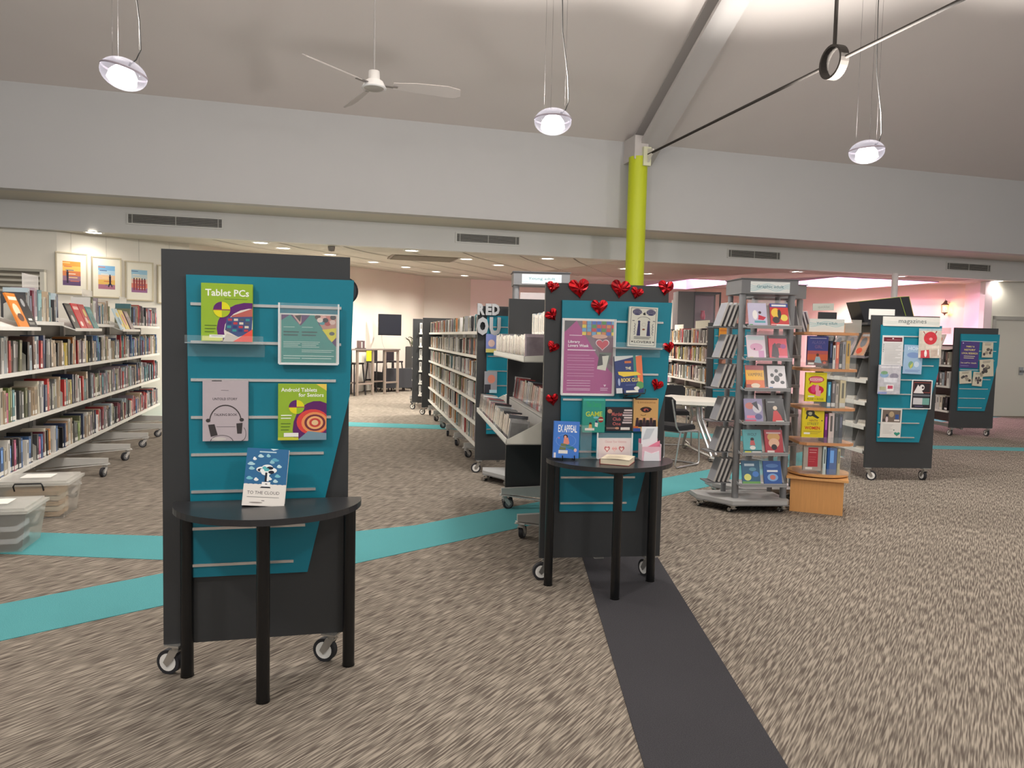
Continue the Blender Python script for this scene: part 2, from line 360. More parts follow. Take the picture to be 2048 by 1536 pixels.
# ceiling cassette vent and little sensor
v = thing('ceiling_vent', 'wide grey slotted ceiling grille above the bar stools', 'vent', loc=(2.1, 14.6, zc(14.6)), group=None)
MB().box(-.55, .75, -.45, .45, -.02, 0, (120, 108, 94)).build('frame', STEEL, v)
for k in range(9): MB().box(-.5, .7, -.42+k*.1, -.38+k*.1, -.032, -.02, (150, 138, 122)).build('slat', STEEL, v)
tag(MB().lathe([(0, -.09), (.05, -.08), (.06, -.03), (.06, .01)], (120, 112, 104), 12).build('smoke_detector', LAM, loc=(.42, 12.95+.25, ZL)), 'small grey detector on the soffit above the front black board', 'detector')

# downlights
dl = [(-3.16, 13.02), (-.72, 13.2), (-.38, 13.95), (.46, 15.13), (1.45, 17.05), (2.37, 18.59), (3.4, 20.24), (1.78, 13.2), (4.54, 21.97), (3.01, 14.42), (4.03, 15.88), (4.32, 13.34), (6.56, 14.91), (7.79, 16.35), (9.66, 13.33), (13.46, 17.2), (12.08, 13.2), (14.6, 13.12)]
DLL = ['leftmost ceiling downlight, above the framed paintings', 'downlight on the soffit above the left half of the black board', 'downlight just behind the soffit above the front board', 'downlight nearest the little grey detector',
       'first downlight right of the front board, above the stools', 'downlight between the grille and the wall screen', 'downlight near the far corner of the cream wall', 'bright soffit downlight left of the second air vent',
       'farthest downlight above the middle shelving row', 'downlight below the second air vent', 'downlight behind the second air vent, toward the pink bay', 'soffit downlight above the heart-decorated board', 'downlight immediately left of the yellow column',
       'downlight immediately right of the yellow column', 'soffit downlight above the spinner of books', 'small downlight over the pink bay behind the grey towers', 'soffit downlight above the magazine unit', 'rightmost soffit downlight, above the door']
ring = MB().lathe([(.105, 0), (.135, -.012), (.15, 0)], (235, 235, 230), 20); lens = MB().lathe([(0, -.004), (.06, -.005), (.11, -.003)], (255, 248, 235), 20)
d0 = None
for (x, y), lab in zip(dl, DLL):
    z = (ZL if y < 13.7 else zc(y))
    if d0 is None:
        d0 = thing('downlight', lab, 'light', loc=(x, y, z), group='ceiling downlights')
        ring.build('trim_ring', STEEL, d0); lens.build('lens', GLOW, d0); o = d0
    else:
        o = copy_tree(d0); o.location = (x, y, z); o['label'] = lab
    lamp('SPOT', (x, y, z-.03), DOWN_W*(.07 if (y < 13.25 and (x < -3 or x > 14)) else .16 if y < 13.5 else 1), (1, .94, .85), .1, spot=160, blend=.8)

# pendant lamps
def pendant(x, y, z, tilt, label, zt=9.0):
    t = thing('pendant_lamp', label, 'light', loc=(x, y, z), group='clear oval pendant lamps')
    a, b = .168, .115
    Mt = Matrix.Rotation(R_(tilt), 4, 'Y')
    prof = [(a*math.sin(pi*i/16), -b*math.cos(pi*i/16)) for i in range(17)]
    m = MB(); m.M = Mt; m.lathe([(max(r, .001), q) for r, q in prof], (240, 236, 244), 28); m.build('shade', SHADE, t)
    m = MB(); m.M = Mt; m.lathe([(.001, -.106), (.06, -.10), (.108, -.06), (.10, .0), (.07, .04), (.001, .05)], (255, 250, 245), 20); m.build('bulb', GLOW, t)
    m = MB(); m.M = Mt; m.lathe([(.168, .012), (.172, .02), (.168, .028)], (150, 140, 150), 28); m.build('rim_band', STEEL, t)
    m = MB()
    for q in (0, 2.1, 4.2): m.tube([(.11*math.cos(q), .11*math.sin(q), .07), (.11*math.cos(q), .11*math.sin(q), zt-z)], .0011, (34, 32, 32), 4)
    m.build('suspension_wire', STEEL, t)
    m = MB(); m.tube([(.06, -.05, .06), (.1, -.05, .10), (.13, -.04, .18), (.12, -.03, .4), (.07, 0, .8), (.05, 0, 1.4), (.03, 0, zt-z)], .005, (44, 42, 41), 6); m.cyl((.05, -.05, .045), (.062, -.05, .075), .008, (40, 40, 44), 8); m.build('cable', RUBBER, t)
    lamp('SPOT', (x, y, z+.13), UPW, (1, .97, .92), .1, rot=(pi, 0, 0), spot=116, blend=.3)
    lamp('POINT', (x, y, z-.17), HALL_W, (1, .965, .935), .16)
def shade_mat():
    m = bpy.data.materials.new('clear_shade'); m.use_nodes = True; nt = m.node_tree; N = nt.nodes.new; L = nt.links.new
    b = nt.nodes['Principled BSDF']; b.inputs['Base Color'].default_value = (.95, .93, .97, 1); b.inputs['Roughness'].default_value = .05
    lw_ = N('ShaderNodeLayerWeight'); lw_.inputs[0].default_value = .45; mr = N('ShaderNodeMapRange'); mr.inputs[3].default_value = .25; mr.inputs[4].default_value = .9; L(lw_.outputs['Facing'], mr.inputs[0]); L(mr.outputs[0], b.inputs['Alpha'])
    nz = N('ShaderNodeTexNoise'); nz.inputs['Scale'].default_value = 14; cr = N('ShaderNodeValToRGB'); cr.color_ramp.elements[0].color = (.01, .01, .012, 1); cr.color_ramp.elements[1].color = (.03, .03, .03, 1); L(nz.outputs['Fac'], cr.inputs[0]); L(cr.outputs[0], b.inputs['Base Color'])
    b.inputs['Emission Color'].default_value = (.95, .88, 1, 1); b.inputs['Emission Strength'].default_value = .30
    return m
SHADE = shade_mat()
pendant(-1.353, 6.47, 3.45, 14, 'leftmost clear oval pendant lamp, tilted, above the left aisle', 7.7)
pendant(2.138, 6.55, 3.45, 0, 'middle clear oval pendant lamp above the heart-decorated board', 7.7)
pendant(5.447, 6.48, 3.45, -4, 'rightmost clear oval pendant lamp hanging behind the ring', 7.7)
for x, y, lb in ((-2.0, 1.2, 'pendant lamp outside the photo, over the left front of the hall'), (2.2, -.6, 'pendant lamp outside the photo, behind the reader'), (5.8, 1.0, 'pendant lamp outside the photo, over the right front of the hall'), (9.2, 5.5, 'pendant lamp outside the photo, right of the magazine unit')): pendant(x, y, 3.9, 0, lb, 6.9)

# ceiling fan
t = thing('ceiling_fan', 'white three-bladed ceiling fan on a long thin rod', 'fan', loc=(.722, 8.65, 4.28), yaw=0)
MB().tube([(0, 0, .12), (0, 0, 2.4)], .011, (150, 146, 143)).build('rod', DULL, t)
MB().lathe([(.001, .14), (.06, .14), (.065, .05), (.10, .03), (.12, -.01), (.13, -.03), (.14, -.045), (.001, -.05)], (205, 203, 200), 24).lathe([(.001, -.052), (.10, -.052), (.11, -.046)], (140, 136, 130), 24).build('motor', STEEL, t)
for ang in (1.5, 104.5, 221.5):
    m = MB(); m.M = Matrix.Scale(1.18, 4) @ Matrix.Rotation(R_(ang), 4, 'Z') @ Matrix.Rotation(R_(-26), 4, 'X')
    pts = [(.18, -.045), (.40, -.075), (.70, -.085), (.82, -.06), (.84, .02), (.78, .06), (.45, .05), (.18, .03)]
    m.prism(pts, 'z', -.004, .004, (170, 163, 158)); m.build('blade', LAM, t)
    m = MB(); m.M = Matrix.Rotation(R_(ang), 4, 'Z'); m.prism([(.08, -.025), (.26, -.03), (.26, .03), (.08, .025)], 'z', -.012, -.004, (110, 104, 100)); m.build('blade_bracket', STEEL, t)

# ------------------------------------------------------------------ castors, end boards, half-round tables
_cast = {}
def caster(parent, x, y, z=.14, ang=0, dark=False, r=.054):
    """bracket and fork as one part, the wheel a sub-part"""
    k = (round(z, 3), dark, r)
    if k not in _cast:
        f = MB(); f.box(-.04, .04, -.035, .035, z-.008, z, (190, 188, 182)).cyl((0, 0, z-.03), (0, 0, z-.008), .022, (180, 178, 172), 10)
        for sx in (-.021, .021): f.prism([(-.02, z-.03), (.022, z-.03), (.052, r), (.034, r-.018), (.008, r+.01)], 'x', sx-.002, sx+.002, (185, 182, 176))
        f.box(-.022, .022, -.02, .02, z-.035, z-.028, (185, 182, 176))
        a = f.build('caster', CHROME if not dark else STEEL)
        wv = MB()
        for x0, x1, rr, c in ((-.015, .015, r, (36, 36, 40)), (-.017, .017, r*.72, (228, 226, 220) if not dark else (110, 110, 110)), (-.022, .022, r*.2, (120, 120, 120))):
            wv.cyl((x0, .034, r), (x1, .034, r), rr, c, 20)
        b = wv.build('wheel', RUBBER)
        _cast[k] = (a.data, b.data); bpy.data.objects.remove(a); bpy.data.objects.remove(b)
    A, B = _cast[k]
    a = link('caster', A, parent, (x, y, 0), (0, 0, R_(ang))); link('wheel', B, a); return a

RAILX = (.738, .738, .717, .697, .667, .633, .589, .54)
def end_board(fr, label, teal=True, w=.775, cast=(60, -75), sh=0, dz=0):
    t = thing('display_board' if teal else 'end_panel', label, 'display board' if teal else 'panel', fr)
    MB().box(0, w, .02, .052, .14, 1.84, PANEL).build('panel', LAM, t)
    if teal:
        MB().prism([(.10, 1.735), (.118, .436), (.60, .435), (.778, 1.226), (.792, 1.738)], 'y', 0, .0195, TEAL).build('slat_board', LAM, t)
        for i, x in enumerate(RAILX):
            z = 1.613-i*.1606
            MB().box(.118, x, -.006, .0, z-.006, z+.006, (214, 212, 208)).build('rail', CHROME, t)
    caster(t, .05, .036, .14, cast[0]); caster(t, w-.065, .036, .14, cast[1])
    return t
P1 = F((-.585, 3.43), -1.5)
P2 = F((1.403, 4.34), -7.6)
P3 = F((6.03, 6.94), -12.0)
P4 = F((10.56, 10.23), -11.0)
end_board(P1, 'front display board with green tablet books on its teal slats', cast=(65, 62))
end_board(P2, 'display board covered in red paper hearts beside the media troughs', cast=(92, 20))
end_board(P3, 'display board headed magazines with leaflets and a red magazine', cast=(-120, 5))
end_board(P4, 'farthest display board with purple poster, near the right door', cast=(0, 0))

def half_table(fr, label, cx, yb, legs, r=.385, front=.355, z=.78):
    t = thing('half_round_table', label, 'table', fr)
    P = [(cx-r, yb)] + [(cx-r*math.cos(pi*i/28), yb-.02-front*math.sin(pi*i/28)) for i in range(29)] + [(cx+r, yb)]
    MB().prism(P, 'z', z-.026, z, (44, 44, 46)).build('tabletop', BLACKTOP, t)
    for (x, y) in legs:
        MB().cyl((x, y, 0), (x, y, z-.026), .0265, (14, 14, 15), 16).cyl((x, y, 0), (x, y, .012), .028, (8, 8, 8), 16).build('leg', BLACKTOP, t)
    x, y = legs[1]
    MB().prism([(x-.14, z-.027), (x-.02, z-.052), (x+.02, z-.052), (x+.14, z-.027)], 'y', y-.012, y+.02, (20, 20, 22)).box(x-.3, x+.3, yb-.06, yb-.03, z-.05, z-.027, (20, 20, 22)).build('bracket', BLACKTOP, t)
    return t
def fl_local(fr, px, py): 
    p = fr.I @ flo(px, py); return (p.x, p.y+.02)
half_table(P1, 'black half-round table standing against the front display board', .445, -.05, [fl_local(P1, 373, 1356), fl_local(P1, 525, 1408), fl_local(P1, 697, 1334)])
half_table(P2, 'black half-round table in front of the heart-decorated board', .40, -.05, [fl_local(P2, 1097, 1172), fl_local(P2, 1231, 1201), fl_local(P2, 1302, 1165)])

# ------------------------------------------------------------------ flat things on the boards
def flat(name, label, cat, fr, box, y, th=.02, bg=WHITE, art=None, m=GLOSS, group=None, lean=0, roll=0, pages=None, body='cover', border=None):
    """box = left, top, right, bottom in the photograph, read on the board's plane y"""
    a = fr.px(box[0], box[3], y); b = fr.px(box[2], box[1], y); a2 = fr.px(box[2], box[3], y); b0 = fr.px(box[0], box[1], y)
    w = ((b.x-b0.x)+(a2.x-a.x))/2; h = ((b.z-a2.z)+(b0.z-a.z))/2; cx = (a.x+a2.x+b.x+b0.x)/4; z0 = (a.z+a2.z)/2
    t = thing(name, label, cat, fr, (cx, y, z0), group, lean, roll)
    if pages:
        MB().box(-w/2, w/2, 0, .0015, 0, h, bg).box(-w/2, w/2, th-.0015, th, 0, h, bg).box(-w/2, -w/2+.0015, .0015, th-.0015, 0, h, bg).build(body, m, t)
        MB().box(-w/2+.0016, w/2-.004, .0016, th-.0016, .003, h-.003, pages).build('pages', PAPER, t)
    else: MB().box(-w/2, w/2, 0, th, 0, h, bg).build(body, m, t)
    if art:
        p = MB().page(w, h); art(p); p.build('cover_print' if pages else 'print', m, t)
    return t, w, h
PG = (226, 220, 205)
GREEN = (150, 184, 48)
def a_tablet(p):
    p.text('Tablet PCs', .08, .10, .93, .22, (245, 248, 235), .02); p.bars(.45, .262, .9, 1, .02, (90, 120, 40))
    p.ell(.92, .78, .62, .46, (96, 34, 110)); p.ell(1.0, .82, .56, .40, (225, 216, 205)); p.poly([(.60, .55), (1, .42), (1, .62), (.55, .62)], (190, 100, 90))
    p.poly([(.50, .58), (1.0, .56), (.98, .84), (.72, .92), (.46, .80)], (70, 84, 130))
    for i in range(4):
        for j in range(4): p.rect(.52+i*.115-.01*j, .60+j*.062, .60+i*.115-.01*j, .64+j*.062, [(190, 60, 70), (60, 150, 150), (220, 210, 190), (50, 60, 120), (90, 90, 100)][(i*2+j*3) % 5])
    p.poly([(.62, 1), (1, .78), (1, 1)], (232, 84, 70)); p.poly([(.5, .86), (.72, .92), (.62, 1), (.42, 1)], (200, 190, 180))
    p.ell(.40, .45, .165, .135, (228, 220, 30)); p.ell(.40, .45, .165, .135, (96, 34, 110), 90, 180, 8); p.ell(.40, .45, .165, .135, (170, 190, 40), 270, 360, 8); p.rect(.23, .445, .57, .462, (150, 60, 90))
    p.bars(.07, .72, .30, 3, .055, (80, 110, 40), .2); p.rect(.02, .91, .42, .99, (215, 215, 120)); p.rect(.16, .885, .46, .935, (240, 238, 230)); p.bars(.2, .9, .42, 1, .02, (90, 90, 90))
def a_android(p):
    p.text('Android Tablets', .06, .07, .80, .14, (245, 248, 235), .02); p.text('for Seniors', .42, .16, .94, .23, (245, 248, 235), .02)
    p.poly([(.78, 0), (1, 0), (1, .12)], (235, 205, 90))
    p.ell(.80, .82, .5, .52, (96, 30, 100)); p.ell(.72, .68, .34, .23, (222, 70, 64))
    for q, c in ((.28, (235, 150, 90)), (.22, (120, 50, 60)), (.17, (240, 180, 120)), (.12, (200, 70, 60)), (.07, (235, 200, 150))): p.ell(.76-.0*q, .69, q, q*.68, c)
    p.poly([(.4, 1), (.62, .84), (1, .88), (1, 1)], (120, 150, 165)); p.ell(.38, .41, .16, .125, (228, 220, 30)); p.ell(.38, .41, .16, .125, (96, 34, 110), 90, 180, 8); p.ell(.38, .41, .16, .125, (150, 190, 40), 270, 360, 8)
    p.rect(.22, .405, .56, .42, (150, 60, 90)); p.bars(.06, .55, .28, 2, .05, (235, 240, 220), .4); p.bars(.06, .70, .26, 3, .055, (80, 110, 40), .2)
    p.rect(0, .95, .42, 1, (205, 205, 60)); p.rect(.12, .87, .42, .94, (240, 238, 230))
def a_untold(p):
    p.text('UNTOLD STORY', .22, .285, .76, .325, (70, 62, 66), .01); p.text('TALKING BOOK', .25, .545, .76, .585, (80, 72, 76), .01); p.bars(.4, .16, .57, 1, .02, (120, 110, 115)); p.bars(.3, .76, .72, 1, .02, (120, 110, 115))
    p.ring(.50, .68, .36, .28, .07, (70, 62, 62), 0, 180); p.poly([(.12, .73), (.26, .72), (.33, .90), (.18, .93)], (60, 54, 54)); p.poly([(.74, .71), (.88, .70), (.86, .88), (.76, .88)], (60, 54, 54))
    p.ell(.12, .66, .05, .03, (60, 54, 54)); p.ell(.86, .65, .05, .03, (60, 54, 54)); p.ring(.42, 1.02, .26, .12, .06, (80, 72, 72), 0, 180); p.ring(.86, .88, .1, .12, .1, (90, 80, 80), -90, 60); p.ell(.36, .965, .16, .03, (205, 198, 192)); p.rect(.2, 0.0, .42, .012, (30, 30, 30))
def a_cloud(p):
    B = (44, 104, 150)
    p.rect(0, 0, 1, .645, B); p.rect(.3, .05, .7, .07, (190, 215, 225)); p.poly([(.55, 0), (.75, 0), (.62, .03)], (210, 230, 235))
    for u, v, s, c in ((.34, .14, .07, (190, 220, 225)), (.52, .13, .05, (150, 200, 210)), (.2, .19, .045, (235, 240, 240)), (.68, .2, .1, (90, 165, 190)), (.13, .28, .09, (170, 210, 220)), (.62, .24, .06, (140, 190, 205)), (.8, .31, .06, (190, 225, 230)), (.15, .36, .07, (150, 200, 210)), (.12, .53, .08, (120, 190, 205)), (.78, .48, .07, (120, 190, 205)), (.28, .55, .055, (240, 242, 240)), (.74, .57, .06, (190, 220, 225)), (.6, .53, .05, (235, 240, 240))):
        p.ell(u, v, s, .022, c); p.ell(u-.01, v-.014, s*.6, .024, c)
    for u, v, s in ((.40, .37, .14), (.52, .33, .13), (.62, .38, .13), (.50, .42, .12)): p.ell(u, v, s, .05, (240, 242, 240))
    for u, v, s, c in ((.37, .38, .08, (16, 24, 44)), (.58, .34, .08, (16, 24, 44)), (.50, .37, .07, (90, 180, 185)), (.62, .41, .07, (16, 24, 44)), (.45, .34, .05, (90, 180, 185)), (.40, .385, .05, (235, 240, 240))): p.ell(u, v, s, .028, c)
    p.rect(.48, .42, .53, .58, (16, 24, 44)); p.rect(.53, .46, .58, .57, (240, 240, 235))
    for i in range(9): p.ell(.05+i*.115, .64, .07, .018, (232, 226, 218))
    p.rect(0, .64, 1, 1, (232, 226, 218)); p.rect(.42, .585, .62, .665, (240, 240, 238)); p.poly([(.42, .665), (.62, .665), (.64, .69), (.38, .69)], (30, 34, 44)); p.rect(.5, .61, .55, .63, (120, 120, 120))
    p.text('TO THE CLOUD', .10, .745, .86, .80, (70, 64, 62), .0); p.bars(.1, .845, .86, 1, .025, (130, 124, 118)); p.rect(.45, .905, .52, .915, (90, 84, 80)); p.ell(.32, .945, .16, .012, (150, 140, 134))
flat('book', 'green Tablet PCs book on the front display board, upper left', 'book', P1, (402, 567, 505, 683), -.035, .022, GREEN, a_tablet, pages=PG, lean=1)
flat('book', 'grey Untold Story book with headphones on its cover, front display board', 'book', P1, (405, 761, 496, 882), -.03, .02, (188, 176, 180), a_untold, pages=PG, m=GLOSS, lean=1)
flat('book', 'green Android Tablets for Seniors book on the front display board', 'book', P1, (556, 768, 653, 880), -.03, .02, GREEN, a_android, pages=PG, lean=1)
tb = P1.px(566, 993, -.19)
t = thing('book', 'blue and white To the Cloud book leaning on the front half-round table', 'book', P1, (P1.px(526, 993, -.19).x, -.19, .7815), None, 14, 4.2)
bw_, bh_ = .168, .238
MB().box(-bw_/2, bw_/2, 0, .0015, 0, bh_, (232, 226, 218)).box(-bw_/2, bw_/2, .0325, .034, 0, bh_, (232, 226, 218)).box(-bw_/2, -bw_/2+.0015, .0015, .0325, 0, bh_, (232, 226, 218)).build('cover', GLOSS, t)
MB().box(-bw_/2+.0016, bw_/2-.003, .0016, .0324, .003, bh_-.003, (214, 208, 198)).build('pages', PAPER, t)
p = MB().page(bw_, bh_); a_cloud(p); p.build('cover_print', GLOSS, t)
# small plate stand behind the leaning book
t = thing('book_stand', 'small dark wire stand holding up the To the Cloud book', 'stand', P1, (P1.px(526, 993, -.19).x, -.12, .7815))
MB().tube([(-.05, -.03, .004), (-.05, .03, .004), (-.05, .012, .11), (.05, .012, .11), (.05, .03, .004), (.05, -.03, .004)], .003, (30, 30, 32)).build('wire', STEEL, t)

def ledge(fr, label, box, y=-.045):
    a = fr.px(box[0], box[1], y); b = fr.px(box[2], box[1], y); t = thing('acrylic_ledge', label, 'shelf', fr, (a.x, -.002, a.z), 'clear acrylic ledges')
    w = b.x-a.x; MB().box(0, w, y-.03, 0, -.004, 0, (190, 205, 208)).build('ledge', EDGE, t); MB().box(0, w, y-.033, y-.03, -.004, .03, (220, 235, 238)).box(0, w, -.004, 0, -.06, 0, (220, 235, 238)).build('lip', CLEAR, t)
ledge(P1, 'clear acrylic ledge under the green Tablet PCs book', (372, 684, 528))
ledge(P2, 'clear acrylic ledge under the Lovers book', (1228, 694, 1325))

def a_events(p):
    T = (54, 140, 132)
    p.rect(0, 0, 1, 1, T); p.rect(0, 0, 1, .22, (84, 48, 100)); p.poly([(0, .22), (0, .12), (.16, 0), (.34, .22), (.34, .25), (0, .25)], T); p.poly([(.34, .24), (.52, 0), (.60, 0), (.86, .6), (.3, .6)], T)
    p.poly([(.2, 0), (.36, 0), (.36, .16), (.33, .2)], (196, 160, 150)); p.poly([(.24, .02), (.36, 0), (.34, .15)], (40, 34, 40))
    p.poly([(.60, 0), (1, 0), (1, .62), (.86, .5)], (190, 140, 126))
    for u, v, c in ((.66, .04, (60, 40, 40)), (.76, .05, (220, 170, 160)), (.86, .06, (200, 120, 110)), (.94, .04, (40, 34, 40)), (.74, .15, (60, 150, 160)), (.84, .17, (170, 60, 60)), (.93, .14, (220, 190, 180)), (.8, .1, (30, 30, 40)), (.7, .1, (230, 210, 200))): p.ell(u, v, .055, .05, c)
    p.poly([(.74, .30), (1, .26), (1, .46), (.92, .56)], (214, 206, 40)); p.ell(.92, .38, .05, .04, (90, 90, 90)); p.poly([(.92, .56), (1, .46), (1, .66)], (80, 40, 96))
    for u in (.04, .37):
        p.bars(u, .25, u+.2, 1, .03, (180, 215, 205)); p.bars(u, .345, u+.28, 2, .065, (16, 66, 66), .35); p.bars(u, .56, u+.33, 4, .035, (190, 220, 212), .3); p.bars(u, .85, u+.33, 2, .05, (190, 220, 212), .3)
    p.bars(.37, .73, .96, 2, .035, (190, 220, 212), .3); p.bars(.37, .85, .96, 2, .05, (190, 220, 212), .3)
def holder(fr, label, box, art, y=-.03, top=.1, frame=(225, 228, 228), lab='acrylic_sign_holder'):
    a = fr.px(box[0], box[3], y); b = fr.px(box[2], box[1], y); a2 = fr.px(box[2], box[3], y); w = a2.x-a.x; h = b.z-a2.z
    t = thing(lab, label, 'sign', fr, ((a.x+a2.x)/2, y, (a.z+a2.z)/2))
    MB().box(-w/2, w/2, .003, .006, 0, h, WHITE).build('sheet', PAPER, t) if top == 0 else MB().box(-w/2, w/2, .003, .006, 0, h*(1-top), WHITE).build('sheet', PAPER, t)
    p = MB().page(w*.93, h*(1-top)*.95, .0028, 0, h*.02); art(p); p.build('print', GLOSS, t)
    MB().box(-w/2, w/2, -.003, -.001, 0, h, (235, 240, 240)).build('cover_sheet', CLEAR, t)
    MB().box(-w/2-.004, -w/2+.003, -.004, .006, 0, h, frame).box(w/2-.003, w/2+.004, -.004, .006, 0, h, frame).box(-w/2, w/2, -.004, .006, -.004, .003, frame).build('edge', GLOSS, t)
    return t
holder(P1, 'teal events poster in a clear holder on the front display board', (558, 608, 676, 728), a_events, top=.17)
# clock edge peeping out behind the front board
_c = P1.px(688, 582, .12)
ck = MB().cyl((_c.x, .12, _c.z), (_c.x, .15, _c.z), .064, (22, 22, 26), 32).build('wall_clock', LAM, mw=P1.M); tag(ck, 'round black rim of a clock peeping out behind the front board, right side', 'clock')
MB().cyl((_c.x, .119, _c.z), (_c.x, .116, _c.z), .055, (60, 66, 74), 32).build('face', GLOSS, ck)

# hearts on the second board
random.seed(3)
def heart(fr, px, py, size, roll, label, y):
    c = fr.px(px, py, y); r = size/1500*4.75/2
    t = [(r*1.0*a*random.uniform(.96, 1.04), r*.95*b) for a, b in HEART]
    vs = [(x, -random.uniform(.002, .012) if i % 2 else -.004, z) for i, (x, z) in enumerate(t)]
    vs += [(x*.5, -random.uniform(.006, .026), z*.5+.0) for x, z in t]; vs += [(0, -.02, 0)] + [(x*.95, 0.0, z*.95) for x, z in t]; n = len(t)
    F_ = [(i, (i+1) % n, n+(i+1) % n, n+i) for i in range(n)] + [(n+i, n+(i+1) % n, 2*n) for i in range(n)] + [(2*n+1+i, 2*n+1+(i+1) % n, (i+1) % n, i) for i in range(n)]
    cols = [(196, 20, 32) if random.random() < .55 else (140, 10, 22) for _ in F_]
    o = MB().add(vs, F_, cols).build('paper_heart', FOIL)
    o.matrix_world = fr.M @ Matrix.Translation((c.x, y, c.z)) @ Matrix.Rotation(R_(roll), 4, 'Y')
    tag(o, label, 'decoration', 'red foil hearts on the display board')
yb, yt = .0175, -.0015
for px, py, s, rl, lab, y in ((1105, 575, 24, 12, 'crumpled red foil heart at the top left corner of the board', yb), (1158, 578, 40, -8, 'largest red foil heart, on the top edge above the pink poster', yb),
        (1240, 579, 38, 6, 'large red foil heart on the top edge, right of centre', yb), (1273, 587, 25, 15, 'small dark red heart just right of the large top-edge heart', yb),
        (1331, 577, 32, 8, 'red foil heart at the top right corner of the board', yb), (1198, 616, 33, -2, 'red foil heart on the teal slats above the pink poster', yt),
        (1104, 631, 25, -35, 'second red heart down the left edge of the board', yb), (1105, 695, 24, 25, 'third red heart down the left edge, beside the pink poster', yb),
        (1337, 696, 24, -12, 'red heart on the right edge beside the Lovers book', yt), (1313, 771, 25, 22, 'red heart on the teal right of the Book Club book', yt), (1105, 800, 25, -10, 'lowest red heart on the left edge of the board', yb)):
    heart(P2, px, py, s, rl, lab, y)

def a_lovers(p):
    M_ = (168, 44, 130)
    p.rect(0, 0, 1, 1, M_); p.poly([(0, 0), (.24, 0), (0, .16)], (70, 66, 74)); p.poly([(.24, 0), (1, 0), (1, .72), (.72, .52)], (120, 96, 110))
    random.seed(5)
    for i in range(7):
        for j in range(4): p.rect(.36+i*.1, .0+j*.05, .44+i*.1, .045+j*.05, random.choice([(40, 90, 190), (200, 40, 40), (225, 200, 50), (60, 140, 60), (210, 120, 40), (90, 160, 200)]))
    p.poly([(.60, .22), (1, .22), (1, .62), (.75, .5)], (110, 70, 86)); p.ell(.72, .21, .16, .03, (205, 160, 140)); p.heart(.78, .33, .14, .08, (225, 215, 220)); p.heart(.78, .33, .125, .07, (196, 60, 80)); p.poly([(.72, .43), (.98, .43), (.9, .6), (.72, .66)], (90, 100, 90))
    p.poly([(.72, .45), (.86, .46), (.82, .66), (.68, .66)], (30, 28, 32)); p.poly([(.78, .48), (.92, .47), (.86, .68), (.68, .66), (.69, .62), (.8, .6)], (215, 215, 200))
    p.bars(.10, .195, .36, 1, .03, (230, 190, 215)); p.text('Library', .08, .27, .32, .315, (250, 240, 248), .02); p.text('Lovers Week', .08, .32, .50, .36, (250, 240, 248), .02)
    p.bars(.07, .395, .64, 1, .03, (245, 225, 240), .4)
    for v in (.47, .51, .545, .60, .635, .67, .72, .755): p.bars(.07, v, .62-.1*((v*100) % 3 > 1), 1, .02, (215, 140, 190), .35)
    for v in (.82, .855, .89, .93, .95): p.bars(.07, v, .55, 1, .02, (235, 190, 220), .35)
    p.bars(.76, .92, .92, 2, .025, (230, 180, 215), .4); p.poly([(.82, .875), (.88, .875), (.85, .905)], (235, 200, 225))
holder(P2, 'pink Library Lovers Week poster in a white frame', (1122, 638, 1227, 790), a_lovers, y=-.012, top=0.0, frame=(215, 214, 216), lab='framed_poster')
NV = (52, 50, 92)
def a_lov2(p):
    p.rect(0, 0, 1, 1, (206, 204, 190)); p.rect(.06, .03, .95, .96, (70, 70, 84)); p.rect(.075, .04, .935, .95, (206, 204, 190)); p.ell(.28, .13, .16, .08, NV); p.ell(.76, .13, .16, .08, NV)
    for v in (.09, .13, .17): p.ring(.28, v+.03, .14, .05, .1, (200, 198, 188), 20, 160); p.ring(.76, v+.03, .14, .05, .1, (200, 198, 188), 20, 160)
    p.poly([(.46, .13), (.5, .16), (.55, .12), (.58, .2), (.5, .2)], (20, 20, 24)); p.ring(.52, .34, .24, .1, .08, (60, 60, 80), 20, 160)
    for u, s in ((.36, 1), (.70, -1)): p.ell(u, .37, .045, .03, NV); p.poly([(u-.03*s, .38), (u+.04*s, .40), (u+.06*s, .72), (u-.07*s, .72)], NV)
    p.ell(.53, .56, .05, .02, (120, 60, 40)); p.ring(.53, .44, .07, .045, .1, (150, 150, 140)); p.rect(.12, .34, .2, .355, (60, 60, 80)); p.rect(.84, .34, .92, .355, (60, 60, 80))
    for v in (.45, .52, .59, .66): p.ring(.14, v, .1, .05, .15, (90, 90, 110), -60, 60); p.ring(.92, v, .1, .05, .15, (90, 90, 110), 120, 240)
    p.text('LOVERS', .22, .845, .82, .905, (40, 40, 50), .0); p.heart(.15, .875, .03, .02, (30, 30, 36)); p.heart(.89, .875, .03, .02, (30, 30, 36)); p.bars(.2, .745, .8, 2, .035, (110, 110, 110), .4)
flat('book', 'cream Lovers book with two dark robed figures on its cover', 'book', P2, (1256, 614, 1313, 694), -.035, .02, (206, 204, 190), a_lov2, pages=PG, roll=1.5)
